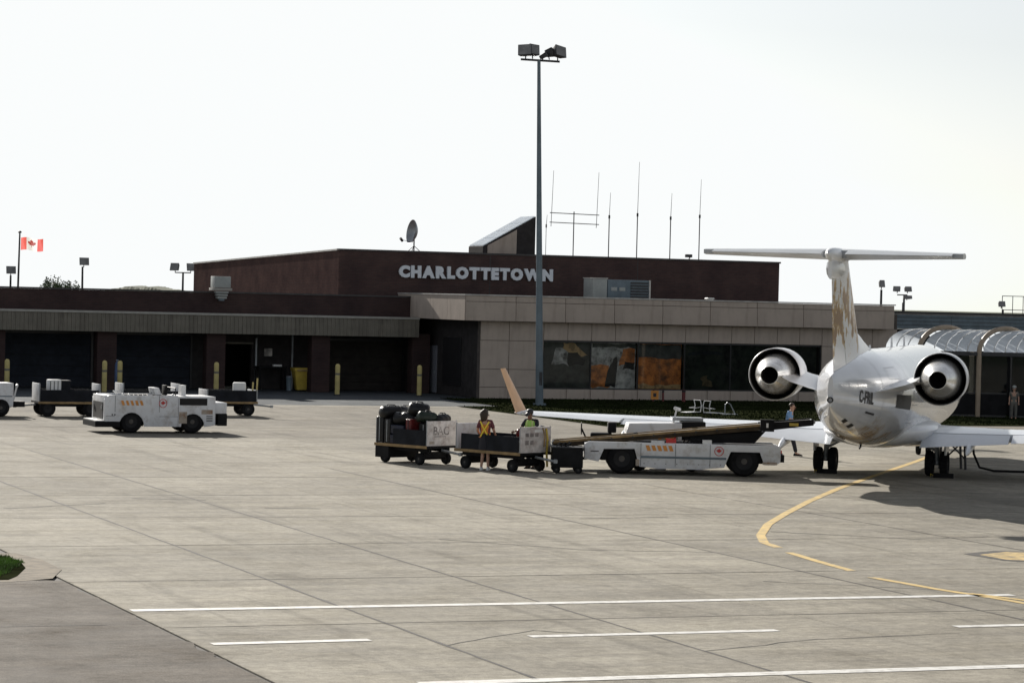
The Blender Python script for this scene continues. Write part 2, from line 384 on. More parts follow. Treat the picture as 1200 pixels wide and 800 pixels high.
for p, qa, qb, w in ((-33.0, -118, -50, .055), (-29.7, -118, -42, .05), (-23.1, -100, -50, .045), (-16.5, -90, -56, .03), (-36.32, -71.5, -50, .03)):
    ribbon([(p, qa + k * (qb - qa) / 12) for k in range(13)], w, .0025, .012, 10).build('joint_seal', mt['crack'], apron)
for q, pa, pb, w in ((-84.0, -36, -15, .03), (-77.85, -33.5, -22, .035), (-71.7, -38, -20, .03), (-65.55, -40, -10, .03), (-59.4, -40, -26, .04), (-53.25, -38, -24, .04)):
    ribbon([(pa + k * (pb - pa) / 8, q) for k in range(9)], w, .0025, .012, 10).build('joint_seal', mt['crack'], apron)
for pts, w in [([(-33.0, -86.6), (-31.2, -85.2), (-30.2, -86.0)], .035), ([(-29.7, -87.8), (-27.5, -86.9), (-25, -86.6)], .03),
               ([(-27.5, -71), (-25.5, -73.5), (-23.1, -74.2)], .05), ([(-19.8, -70), (-17.5, -72), (-15.5, -71.6)], .05),
               ([(-34.5, -63), (-32, -61.7)], .06), ([(-31, -60.3), (-29.5, -60.9)], .08), ([(-22.6, -66.5), (-20.4, -66.2)], .06),
               ([(-16.5, -75.5), (-14, -76.4), (-11, -75.6)], .05), ([(-24.6, -79.3), (-21.8, -81.4)], .04), ([(-28.8, -63.2), (-27.6, -63.5)], .1)]:
    ribbon(pts, w, .003, .05).build('crack', mt['crack'], apron)

def painted(name, label, pts, w, mat, grid=True, z=.005, group=None):
    pp = pts if grid else [((Vector((x, y, 0)) - C0).dot(E1), (Vector((x, y, 0)) - C0).dot(E2)) for x, y in pts]
    o = ribbon(pp, w, z, 0, 8).build(name, mat); o.location = C0; o.rotation_euler = (0, 0, GA); o['kind'] = 'structure'; o['label'] = label
    return o
painted('painted_line', 'long white line across the apron above the dashes', [(-36.25, -81.9), (-21.3, -82.0)], .27, mt['white_line'])
painted('painted_line', 'nearest long white line at the foot of the picture', [(-34.6, -90.05), (0, -90.1)], .30, mt['white_line'])
for a, b_, tx in [(-36.1, -33.85, 'short white dash beside the asphalt shoulder'), (-31.5, -27.6, 'middle white dash between the two long lines'), (-24.66, -20.8, 'right hand white dash cut by the picture edge')]:
    painted('painted_dash', tx, [(a, -85.88), (b_, -85.83)], .23, mt['white_line'])
painted('lead_in_line', 'curved yellow lead in line running under the jet', [(13.9, 90.5), (12.68, 86.1), (10.97, 80.3), (9.7, 76), (8.5, 71.8), (7.3, 67.2), (6.29, 62.9), (5.62, 59.8), (5.2, 56.9), (5.12, 55.2), (5.3, 54.1)], .19, mt['yellow_line'], False)
painted('lead_in_line', 'short yellow dash after the bend of the lead in line', [(5.41, 53.1), (5.75, 51.5), (6.2, 49.7)], .18, mt['yellow_line'], False)
painted('lead_in_line', 'yellow line running off to the lower right', [(6.4, 48.6), (7.3, 46.8), (8.1, 45.5), (9.2, 43.4)], .18, mt['yellow_line'], False)
painted('lead_in_line', 'second yellow line joining it at the right edge', [(7.75, 46.25), (8.5, 45.35), (9.6, 44.0)], .16, mt['yellow_line'], False, z=.0062)
sheet('painted_marker', [(9.14, 53.6), (9.5, 52.7), (10.3, 52.4), (10.9, 53.3), (10.5, 54.4), (9.8, 54.4)], .005, mt['yellow_worn'])['label'] = 'yellow stand marker patch at the right edge'
MB().add([(8.85, 53.75, .0035), (9.4, 52.5, .0035), (10.35, 52.1, .0035), (11.2, 53.3, .0035), (10.7, 54.65, .0035), (9.6, 54.6, .0035)], [(0, 1, 2, 3, 4, 5)]).build('sealed_patch', mt['crack'])['kind'] = 'structure'

# asphalt shoulder with a ragged edge, service road along the building
rag = [(-36.38 + .10 * noise.noise((0, k * .9, 3)) + .05 * noise.noise((5, k * 3.1, 0)), -77.7 - k * .35) for k in range(0, 140)]
top = [(-36.6 - k * .5, -77.55 - .12 * noise.noise((k * .8, 9, 0))) for k in range(0, 40)]
gsheet('asphalt_shoulder', list(reversed(top)) + rag + [(-56.5, -127)], .0045, mt['asphalt'])
for q in (-83.6, -90.3): ribbon([(-55, q + .8), (-37, q)], .03, .008, .04, 12).build('crack', mt['crack'], apron)
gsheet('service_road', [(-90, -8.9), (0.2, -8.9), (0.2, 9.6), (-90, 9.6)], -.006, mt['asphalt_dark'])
lawn_poly = [(-4.5, -26.4), (3, -25.5), (12, -23.5), (24, -23.2), (60, -23.2), (60, 8), (23, 8), (0, -.05), (-2.0, -.05), (-2.2, -8.8), (-4.4, -8.9)]
gsheet('lawn', lawn_poly, .02, mt['lawn'])
gsheet('grass_verge', [(-36.6, -73.6), (-36.4, -74.3), (-36.55, -75.6), (-36.95, -76.9), (-37.2, -77.45), (-60, -77.45), (-60, -72.9)], .012, mt['lawn'])
gsheet('verge_soil', [(-36.2, -72.95), (-35.98, -74.2), (-36.0, -75.9), (-36.45, -77.3), (-37.2, -77.75), (-60, -77.75), (-60, -72.7)], .0075, mt['bare_soil'])

def grass(name, spots, hmin, hmax, w, label, mat='blade'):
    vs = []; fs = []
    for (x, y, z) in spots:
        a = random.uniform(0, 6.28); h = random.uniform(hmin, hmax); ln = random.uniform(0, .6) * h; b_ = random.uniform(0, 6.28)
        dx, dy = math.cos(a) * w, math.sin(a) * w; tx, ty = math.cos(b_) * ln, math.sin(b_) * ln; n = len(vs)
        vs += [(x-dx, y-dy, z), (x+dx, y+dy, z), (x+tx, y+ty, z+h)]; fs.append((n, n+1, n+2))
    o = MB().add(vs, fs).build(name, mt[mat]); tag(o, label, 'grass', kind='stuff'); return o
sp = []
while len(sp) < 9000:
    p, q = random.uniform(-39.5, -36.3), random.uniform(-77.2, -73.6)
    if p > -36.45 - max(0, (-75 - q)) * .4 + .15 * noise.noise((p*2, q*2, 0)): continue
    if noise.noise((p * 1.1, q * 1.1, 4)) < -.25 and random.random() < .8: continue
    sp.append(W(p, q, .01))
grass('verge_grass', sp, .02, .075, .010, 'patch of green grass at the left edge beside the asphalt')
sp = []
while len(sp) < 16000:
    p, q = random.uniform(-4.3, 30), random.uniform(-26, -.3)
    if q < -25.8 + .22 * max(0, p) and p < 12 or (p >= 12 and q < -23): continue
    if p < -2.2 and q > -9.2: continue
    sp.append(W(p, q, .015))
grass('lawn_grass', sp, .03, .10, .04, 'strip of grass in front of the terminal behind the jet', 'blade_dark')

# low wooded rise far behind the terminal
hb = MB(); vs = []; n_ = 60
for i in range(n_ + 1):
    t = i / n_; x = -142 + 34 * t; h = 3.4 + 2.6 * math.sin(math.pi * t) + .7 * noise.noise((t * 9, 0, 0)) + .4 * noise.noise((t * 40, 2, 0))
    vs += [(x, 900, -.2), (x, 925, max(1, h) * .93), (x, 960, max(1, h)), (x, 1040, -.2)]
hb.add(vs, [(4*i+k, 4*i+k+1, 4*i+k+5, 4*i+k+4) for i in range(n_) for k in range(3)]).build('hill', mt['soil'])['kind'] = 'structure'

# ------------------------------------------------------------------ terminal building (local axes: x along the front, y into the building)
T = thing('terminal_building', 'long low brown brick and tan panel terminal with CHARLOTTETOWN lettering', 'building', C0, GA)
t_ = lambda name, mat, *b, **k: bx(name, mat, k.pop('parent', T), *b, **k)
# -- tan wing: core wall with a window band, covered in separate panels
t_('wall', mt['tan_joint'], 0, 3.2, .0, .35, 0, 4.4)
t_('wall', mt['tan_joint'], 18.0, 22.2, .0, .35, 0, 4.4)
t_('wall', mt['tan_joint'], 3.2, 18.0, .0, .35, 2.8, 4.4)
t_('wall', mt['tan_joint'], 3.2, 18.0, .0, .35, 0, .5)
t_('wall', mt['dark_wall'], 21.9, 22.2, .35, 10, 0, 4.4)
t_('interior_wall', mt['interior'], .36, 21.9, 5.8, 6, 0, 4.3)
t_('interior_floor', mt['interior'], .36, 21.9, .36, 5.8, .02, .06)
t_('interior_ceiling', mt['interior'], .36, 21.9, .36, 5.8, 3.2, 3.3)
def panels(name, p0, p1, n, z0, z1, y0, y1):
    w = (p1 - p0) / n; me = MB().box(-w/2 + .012, w/2 - .012, y0, y1, z0 + .01, z1 - .01).mesh(name, bevel=.006, seg=1); me.materials.append(mt['tan'])
    for k in range(n): obj(name, me, None, T, (p0 + w * (k + .5), random.uniform(-.004, .004), 0))
panels('wall_panel', 3.2, 18.0, 12, 2.80, 3.66, -.05, .0)
panels('wall_panel', 3.2, 18.0, 12, .02, .50, -.05, .0)
for (a, b_) in ((0, 1.45), (1.45, 3.2)):
    for z0, z1 in ((0.02, .55), (.55, 1.4), (1.4, 2.75), (2.75, 3.66)): panels('wall_panel', a, b_, 1, z0, z1, -.05, .0)
for z0, z1 in ((0.02, 1.4), (1.4, 2.75), (2.75, 3.66)): panels('wall_panel', 18.0, 22.2, 3, z0, z1, -.05, .0)
t_('parapet_core', mt['tan_joint'], -.93, 21.6, -.55, 9.2, 3.70, 4.78)
panels('parapet_panel', -.98, 21.7, 9, 3.66, 4.56, -.62, -.552)
panels('parapet_panel', -.98, 21.7, 9, 4.56, 4.84, -.60, -.552)
me = MB().box(-1.0, -.932, -1.2, 1.2, 3.67, 4.83).mesh('parapet_panel', bevel=.006, seg=1); me.materials.append(mt['tan'])
for k in range(4): obj('parapet_panel', me, None, T, (0, .66 + 2.42 * k, 0))
t_('coping', mt['coping_light'], -1.03, 21.75, -.65, -.35, 4.842, 4.90)
t_('coping', mt['coping_light'], -1.03, -.73, -.348, 9.1, 4.842, 4.90)
t_('roof', mt['roofing'], -.72, 21.6, -.34, 9.2, 4.79, 4.80)
# window band: six bays, each a window with its own pane
for k in range(6):
    a = 3.22 + k * 2.463; b_ = a + 2.445
    w = MB().box(a, a + .022, .02, .10, .5, 2.79).box(b_ - .022, b_, .02, .10, .5, 2.79).box(a + .022, b_ - .022, .021, .099, 2.73, 2.79).box(a + .022, b_ - .022, .021, .099, .5, .55).build('window', mt['mullion'], T)
    bx('pane', mt['glass'] if k < 3 else mt['glass_dark'], w, a + .024, b_ - .024, .05, .062, .552, 2.728)
# pictures shown behind the glass, flat print on boards
def picture(p0, p1, z0, z1, base, shapes):
    o = bx('display_board', base, T, p0, p1, .30, .33, z0, z1)
    def jag(pts):
        out = []
        for a, b_ in zip(pts, pts[1:] + pts[:1]):
            for k in range(6):
                t = k / 6; u, v = a[0] + (b_[0] - a[0]) * t, a[1] + (b_[1] - a[1]) * t
                out.append((min(1, max(0, u + .05 * noise.noise((u * 7, v * 7, p0)))), min(1, max(0, v + .07 * noise.noise((u * 6 + 9, v * 6, p0))))))
        return out
    for i, (pts, m) in enumerate(shapes):
        pts = jag(pts)
        MB().prism([(p0 + (p1-p0) * u, z0 + (z1-z0) * v) for u, v in pts], .297 - .004 * i, .293 - .004 * i).build('print', m, o)
mt['pr_dark'] = M('print_dark', (.05, .05, .045), .7, var=.5, scale=1.6)
mt['pr_orange'] = M('print_orange', (.58, .18, .035), .7, var=.5, scale=2.6, dirt=.9, dirtc=(.10, .035, .012), dscale=2.4)
mt['pr_tan'] = M('print_tan', (.55, .34, .15), .7, var=.5, scale=3, dirt=.8, dirtc=(.12, .07, .03), dscale=3)
mt['pr_grey'] = M('print_grey', (.48, .45, .42), .7, var=.45, scale=2.6, dirt=.95, dirtc=(.06, .05, .045), dscale=2.0)
mt['pr_green'] = M('print_green', (.06, .065, .035), .7, var=.7, scale=1.6, dirt=.7, dirtc=(.16, .14, .10), dscale=1.8)
picture(3.25, 5.75, .55, 2.72, mt['pr_dark'], [([(.22, .52), (.56, .5), (.58, .8), (.5, .88), (.27, .86)], mt['pr_grey']), ([(.42, .86), (.75, .7), (.95, .72), (.7, .98), (.45, .99)], mt['pr_tan']), ([(.55, .52), (.8, .5), (.92, .62), (.7, .8), (.56, .78)], mt['soot'])])
picture(5.80, 8.12, .55, 2.72, mt['pr_grey'], [([(0, .03), (.42, .03), (.38, .48), (.1, .5), (0, .45)], mt['pr_orange']), ([(.3, .05), (.56, .06), (.6, .7), (.48, .66), (.36, .38)], mt['soot']), ([(.62, .5), (.96, .55), (.98, .9), (.72, .86)], mt['pr_orange']), ([(.72, .42), (.98, .46), (.98, .6), (.76, .6)], mt['soot']), ([(0, .9), (1, .9), (1, .99), (0, .99)], mt['pr_dark'])])
picture(8.20, 10.55, .55, 2.72, mt['pr_orange'], [([(0, .68), (1, .68), (1, .99), (0, .99)], mt['pr_dark']), ([(0, .0), (1, .0), (1, .10), (0, .10)], mt['pr_tan'])])
picture(10.65, 17.9, .55, 2.72, mt['pr_green'], [([(.03, .75), (.3, .8), (.28, .86), (.03, .83)], mt['pr_dark']), ([(.13, .06), (.20, .06), (.18, .3), (.15, .3)], mt['pr_tan'])])
# -- dark side wall of the wing beside the baggage hall
t_('wall', mt['dark_wall'], .002, .3, .36, 9.5, 0, 3.69)
t_('side_window', mt['mullion'], -.04, .001, 2.45, 5.0, .5, 2.8)
sd = t_('side_door', mt['grey_door'], -.06, .001, 5.9, 6.9, .05, 2.35); bx('handle', mt['steel'], sd, -.1, -.061, 6.05, 6.1, 1.0, 1.12)
# -- baggage hall: recessed front, columns, canopy fascia, brick parapet
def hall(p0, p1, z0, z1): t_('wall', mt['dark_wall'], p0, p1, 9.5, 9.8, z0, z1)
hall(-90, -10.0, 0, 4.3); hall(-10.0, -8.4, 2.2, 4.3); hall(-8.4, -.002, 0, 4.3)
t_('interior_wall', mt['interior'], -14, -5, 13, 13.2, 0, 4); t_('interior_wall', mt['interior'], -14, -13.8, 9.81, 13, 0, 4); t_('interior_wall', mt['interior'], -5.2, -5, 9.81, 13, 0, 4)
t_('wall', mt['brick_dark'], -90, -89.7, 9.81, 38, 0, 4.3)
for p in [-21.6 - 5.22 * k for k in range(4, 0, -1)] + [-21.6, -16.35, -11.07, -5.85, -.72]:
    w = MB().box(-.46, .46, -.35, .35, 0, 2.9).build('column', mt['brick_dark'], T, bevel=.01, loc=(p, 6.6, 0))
def bay_door(p0, p1, z1, m, n):
    d = MB().box(p0, p0 + .1, 9.40, 9.498, 0, z1 + .1).box(p1 - .1, p1, 9.40, 9.498, 0, z1 + .1).box(p0 + .1, p1 - .1, 9.40, 9.498, z1, z1 + .1).build('bay_door', mt['mullion'], T)
    h = z1 / n
    for k in range(n): bx('door_panel', m, d, p0 + .11, p1 - .11, 9.43, 9.497, k * h + .01, (k + 1) * h - .012)
bay_door(-20.7, -16.3, 2.55, mt['door_navy'], 5); bay_door(-15.4, -11.4, 2.55, mt['door_navy'], 5); bay_door(-4.5, -.5, 2.45, mt['door_brown'], 6)
bay_door(-26, -21.8, 2.55, mt['door_navy'], 5); bay_door(-31, -27, 2.55, mt['door_navy'], 5)
sh = t_('roller_shutter', mt['fascia'], -10.05, -8.35, 9.36, 9.49, 2.2, 2.28); bx('shutter_box', mt['door_brown'], sh, -10.1, -8.3, 9.3, 9.495, 2.29, 2.75)
t_('notice', mt['pr_grey'], -7.75, -7.35, 9.46, 9.495, 1.62, 2.0)
t_('door_post', mt['steel'], -8.25, -8.17, 9.3, 9.45, .1, 2.5)
t_('downpipe', mt['steel'], -6.38, -6.3, 9.38, 9.46, 0, 2.75)
# ribbed metal fascia in lengths
ribs = MB(); L = 5.22; n = 26
prof = []
for k in range(n):
    a = k * L / n; prof += [(a, 0), (a + L / n * .62, 0), (a + L / n * .72, -.05), (a + L / n * .92, -.05)]
prof = prof + [(L - .004, 0), (L - .004, .22), (0, .22)]
ribs.prism([(x, y) for x, y in prof], 2.74, 3.60, 'z'); rm = ribs.mesh('fascia'); rm.materials.append(mt['fascia'])
for k in range(9): obj('fascia', rm, None, T, (-1.05 - L * (k + 1), 5.70, 0))
for k in range(9): t_('fascia_cap', mt['fascia_cap'], -1.05 - L * (k + 1) + .003, -1.05 - L * k - .003, 5.60, 7.2, 3.602, 3.70)
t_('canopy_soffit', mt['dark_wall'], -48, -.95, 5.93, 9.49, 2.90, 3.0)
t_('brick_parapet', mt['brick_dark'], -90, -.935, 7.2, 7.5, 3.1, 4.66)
t_('coping', mt['coping'], -90, -1.01, 7.14, 7.56, 4.662, 4.74)
t_('roof', mt['roofing'], -90, -.94, 7.52, 38, 4.31, 4.42)
# -- tall brick block with the name
bk = MB(); a, b_, q0, q1, z0, zf, zb = -3.85, 20.62, 10.0, 38.2, 3.9, 6.93, 6.33
bk.add([(a, q0, z0), (b_, q0, z0), (b_, q1, z0), (a, q1, z0), (a, q0, zf), (b_, q0, zf), (b_, q1, zb), (a, q1, zb)], [(0, 3, 2, 1), (4, 5, 6, 7), (0, 1, 5, 4), (1, 2, 6, 5), (2, 3, 7, 6), (3, 0, 4, 7)])
bk.build('brick_block', mt['brick'], T)
t_('coping', mt['coping'], a - .06, b_ + .06, q0 - .06, q0 + .22, zf + .002, zf + .09)
cp = MB(); cp.add([(a - .06, q0 + .222, zf + .0), (a + .2, q0 + .222, zf + .0), (a + .2, q1, zb + .005), (a - .06, q1, zb + .005), (a - .06, q0 + .222, zf + .08), (a + .2, q0 + .222, zf + .08), (a + .2, q1, zb + .09), (a - .06, q1, zb + .09)], [(0, 3, 2, 1), (4, 5, 6, 7), (0, 1, 5, 4), (1, 2, 6, 5), (2, 3, 7, 6), (3, 0, 4, 7)]).build('coping', mt['coping_light'], T)
for p in (4.2, 12.4): t_('control_joint', mt['mullion'], p, p + .03, q0 - .006, q0 + .01, 4.9, 6.92)

def char_mesh(ch, size, ext, bold):
    cu = bpy.data.curves.new('txt', 'FONT'); cu.body = ch; cu.size = size; cu.extrude = ext; cu.offset = bold; cu.resolution_u = 3
    o = bpy.data.objects.new('txt', cu); col.objects.link(o); bpy.context.view_layer.update()
    me = bpy.data.meshes.new_from_object(o.evaluated_get(bpy.context.evaluated_depsgraph_get()))
    bpy.data.objects.remove(o); bpy.data.curves.remove(cu)
    xs = [v.co.x for v in me.vertices]; ys = [v.co.y for v in me.vertices]
    for v in me.vertices: v.co.x -= min(xs); v.co.y -= min(ys)
    return me, max(xs) - min(xs), max(ys) - min(ys)
word = 'CHARLOTTETOWN'; p_a, p_b, zl, hl = -.72, 7.62, 5.66, .62
chs = [char_mesh(c, 1, .06, .072) for c in word]; gap = .05; tot = sum(w for _, w, _ in chs); kx = (p_b - p_a - gap * 12) / tot; x = p_a
for (me, w, h), c in zip(chs, word):
    for v in me.vertices:
        a_, b2, c2 = v.co; v.co = (a_ * kx, -c2, b2 * hl / h)
    me.name = 'letter'; me.materials.clear(); me.materials.append(mt['letter'])
    obj('letter', me, None, T, (x, q0 - .10, zl)); x += w * kx + gap

# -- sloping roof light on the block
sk = MB().prism([(4.55, 6.99), (7.45, 6.99), (7.45, 9.02), (4.55, 7.40)], 12.0, 14.1).build('skylight', mt['dark_wall'], T)
MB().prism([(4.8, 7.05), (6.4, 7.05), (6.4, 8.3), (4.8, 7.45)], 11.97, 11.999).build('side_panel', mt['tan'], sk)
for i in range(4):
    for j in range(3):
        a = 4.58 + i * .715; b_ = a + .67; s = (9.02 - 7.40) / 2.9
        za, zb_ = 7.40 + (a - 4.55) * s, 7.40 + (b_ - 4.55) * s; y0, y1 = 12.04 + j * .69, 12.04 + j * .69 + .62
        MB().add([(a, y0, za + .01), (b_, y0, zb_ + .01), (b_, y1, zb_ + .01), (a, y1, za + .01), (a, y0, za + .06), (b_, y0, zb_ + .06), (b_, y1, zb_ + .06), (a, y1, za + .06)], [(0, 3, 2, 1), (4, 5, 6, 7), (0, 1, 5, 4), (1, 2, 6, 5), (2, 3, 7, 6), (3, 0, 4, 7)]).build('pane', mt['canopy_glass'], sk)
# -- low right wing
t_('wall', mt['dark_wall'], 22.21, 60, 5.5, 5.8, 0, 3.66)
t_('wall', mt['dark_wall'], 22.21, 22.5, .4, 5.49, 0, 3.2)
for k in range(6): t_('fascia_panel', mt['hvac_blue'], 22.22 + k * 6, 28.2 + k * 6, 4.95, 5.05, 3.68 + 0.0, 4.42)
for k in range(6):
    for z in (3.86, 4.06, 4.26): t_('seam', mt['dark_metal'], 22.23 + k * 6, 28.19 + k * 6, 4.93, 4.949, z, z + .02)
t_('coping', mt['coping'], 22.2, 60, 4.9, 5.4, 4.425, 4.58)
t_('trim', mt['coping_light'], 22.22, 60, 4.93, 5.0, 3.63, 3.675)
t_('roof', mt['roofing'], 22.22, 60, 5.41, 38, 4.35, 4.40)

# ------------------------------------------------------------------ covered walkway with arched roof
WK = thing('covered_walkway', 'glazed walkway with arched clear roof and tan hoops beside the jet', 'walkway', (17.95, 122.0, 0), 0)
def arc(s, off=0):          # s 0..1 over the vault, springing at the near eave
    t = math.pi * s; rx, rz = 2.0 + off, .98 + off
    dx = (1 - math.cos(t)) * (2.0) / 2 * 2 ; r = 1 - math.cos(t)
    return Vector((r * 1.32 - off * math.cos(t) * .66, r * 1.15 - off * math.cos(t) * .57, 2.9 + math.sin(t) * rz))
for k in range(5):
    hp = [Vector((2.65 * k, 0, 0)) + Vector((-.05, -.06, 0)), Vector((2.65 * k - .05, -.06, 1.5))] + [arc(s / 16, .06) + Vector((2.65 * k, 0, 0)) for s in range(17)]
    e = hp[-1].copy(); hp += [Vector((e.x, e.y, 1.5)), Vector((e.x, e.y, 0))]
    MB().tube(hp, .11, 8).build('hoop', mt['tan_steel'], WK, smooth=40)
for k in range(-1, 5):
    for j in range(5):
        x0 = 2.65 * k + .12 + j * .49; x1 = x0 + .465
        if k == -1 and j < 2: continue
        ra = [arc(s / 12, -.06) for s in range(13)]
        vs = [v + Vector((x0, 0, 0)) for v in ra] + [v + Vector((x1, 0, 0)) for v in ra]
        MB().add(vs, [(i, i + 1, i + 14, i + 13) for i in range(12)]).build('roof_pane', mt['canopy_glass'], WK, smooth=60)
        rb = [arc(s / 12, -.03) + Vector((x1 + .012, 0, 0)) for s in range(13)]
        MB().tube(rb, .022 if j < 4 else .05, 5).build('glazing_bar', mt['white'] if j < 4 else mt['dark_metal'], WK)
bx('eave_beam', mt['dark_metal'], WK, -1.6, 13.2, -.10, .02, 2.72, 2.86)
bx('eave_beam', mt['dark_metal'], WK, -1.6 + 2.64, 13.2, 2.28, 2.4, 2.72, 2.86)
for k in range(6):
    f = MB().box(2.65 * k - 1.3, 2.65 * k - 1.24, -.06, 0, .0, 2.7).box(2.65 * k - 1.23, 2.65 * k + 1.2, -.06, 0, 1.05, 1.11).box(2.65 * k - 1.23, 2.65 * k + 1.2, -.06, 0, .05, .12).build('glazed_screen', mt['mullion'], WK)
    bx('pane', mt['glass_dark'], f, 2.65 * k - 1.22, 2.65 * k + 1.2, -.035, -.02, 1.12, 2.7); bx('kick_panel', mt['interior'], f, 2.65 * k - 1.22, 2.65 * k + 1.2, -.04, -.015, .13, 1.04)
bx('back_wall', mt['interior'], WK, -1.4 + 2.6, 13, 2.42, 2.5, 0, 2.7)

# ------------------------------------------------------------------ things on the roofs
def on_roof(name, label, cat, p, q, z, group=None): return thing(name, label, cat, W(p, q, z), GA, group)
d = on_roof('satellite_dish', 'grey satellite dish on a tripod above the start of the lettering', 'dish', 1.40, 14, 6.85)
prof = [(r, .30 * (r / .64) ** 2) for r in (.02, .2, .35, .5, .6, .64)]
dm = MB().lathe(prof + [(r, h - .03) for r, h in reversed(prof)], 24, 'x', caps=False); dm.xf(Matrix.Translation((.05, 0, 1.2)) @ Matrix.Rotation(R(-178), 4, 'Z') @ Matrix.Rotation(R(-8), 4, 'Y') @ Matrix.Translation((-.15, 0, 0)))
dm.build('reflector', mt['steel'], d, smooth=50)
MB().cyl((.1, .05, 0), (.1, .05, .95), .035).cyl((.1, .05, .9), (.18, .1, 1.15), .03).build('mast', mt['dark_metal'], d)
MB().cyl((.1, .05, .5), (-.45, 0, .03), .018).cyl((.1, .05, .5), (.6, -.1, .03), .018).cyl((.1, .05, .5), (.1, .6, .03), .018).build('tripod', mt['dark_metal'], d)
MB().cyl((-.1, -.1, .68), (-.75, -.45, .78), .012).build('feed_arm', mt['dark_metal'], d); MB().cyl((-.70, -.43, .72), (-.84, -.5, .86), .07).build('feed_horn', mt['dark_metal'], d)

def whip(p, z_mid, z_top, label, r=.03):
    t = on_roof('whip_antenna', label, 'antenna', p, 14, 6.8, 'antennas along the brick roof')
    MB().cyl((0, 0, 0), (0, 0, z_mid - 6.8), r, n=8).build('mast', mt['dark_metal'], t)
    MB().cyl((0, 0, z_mid - 6.8), (.04, 0, z_top - 6.8), .016, .009, n=6).build('whip', mt['dark_metal'], t)
    MB().cyl((0, 0, z_mid - 6.88), (0, 0, z_mid - 6.7), r + .025, n=8).build('coupling', mt['dark_metal'], t)
whip(8.85, 8.6, 9.2, 'short thin antenna just right of the tall lamp mast', .016)
whip(12.46, 9.2, 10.5, 'whip antenna just right of the crossbar antenna')
whip(14.1, 9.36, 12.2, 'tallest whip antenna, third from the right on the brick roof')
whip(16.05, 9.25, 10.6, 'whip antenna second from the right on the brick roof')
whip(17.77, 9.4, 11.4, 'rightmost whip antenna above the left tailplane tip')
t = on_roof('crossbar_antenna', 'antenna mast with two crossbars and two upright whips', 'antenna', 10.42, 14, 6.8)
MB().cyl((0, 0, 0), (0, 0, 2.62), .03, n=8).build('mast', mt['dark_metal'], t)
for z in (2.0, 2.5): MB().cyl((-1.38, 0, z + .02), (1.45, 0, z - .02), .022, n=8).build('crossbar', mt['dark_metal'], t)
for x_ in (-1.30, 1.30): MB().cyl((x_, 0, 1.8), (x_ + .08, 0, 4.75), .016, .010, n=6).build('whip', mt['dark_metal'], t)

t = on_roof('rooftop_unit', 'grey and blue air handling unit on the tan wing roof', 'air conditioner', 9.35, 5.6, 4.80)
MB().box(-1.55, -.78, -.6, .6, 0, 1.03).build('fan_section', mt['hvac'], t, bevel=.02)
MB().box(-1.58, -.75, -.63, .63, 1.032, 1.08).build('lid', mt['coping_light'], t)
MB().box(-.74, 1.55, -.58, .6, .02, 1.0).build('casing', mt['hvac_blue'], t, bevel=.015)
for k in range(6): bx('louvre', mt['dark_metal'], t, .5, 1.45, -.62, -.585, .12 + k * .14, .2 + k * .14)
for x_ in (-.4, .05): bx('access_panel', mt['hvac'], t, x_ - .16, x_ + .16, -.60, -.585, .45, .62)
bx('corner_post', mt['coping_light'], t, 1.5, 1.58, -.63, -.57, 0, 1.01)
t = on_roof('roof_vent', 'small pale vent cap on the tan parapet', 'vent', 11.75, -.2, 4.90)
MB().box(-.16, .16, -.12, .12, 0, .06).build('base', mt['coping_light'], t); MB().prism([(-.22, .062), (.22, .062), (.14, .11), (-.14, .11)], -.16, .16).build('cap', mt['white'], t)
t = on_roof('exhaust_cowl', 'grey louvred exhaust cowl on the dark brick parapet at left', 'exhaust', -10.72, 6.85, 4.3)
MB().box(-.40, .40, -.25, .5, .62, 1.16).build('hood', mt['hvac'], t, bevel=.02)
MB().box(-.46, .46, -.3, .55, .48, .60).build('collar', mt['fascia_cap'], t, bevel=.01)
for k in range(3): MB().box(-.3 + .04 * k, .3 - .04 * k, -.22, .2, .36 - .13 * k, .45 - .13 * k).build('louvre', mt['hvac'], t)
MB().box(-.12, .12, -.15, .1, 0, .09).build('spout', mt['hvac_blue'], t)
t = on_roof('floodlight', 'small dark floodlight on the edge of the brick roof', 'floodlight', 15.45, 10.3, 7.0)
MB().box(-.18, .18, -.1, .1, .12, .28).build('lamp_head', mt['dark_metal'], t, bevel=.03); MB().cyl((0, 0, 0), (.12, 0, .18), .03).build('bracket', mt['dark_metal'], t)

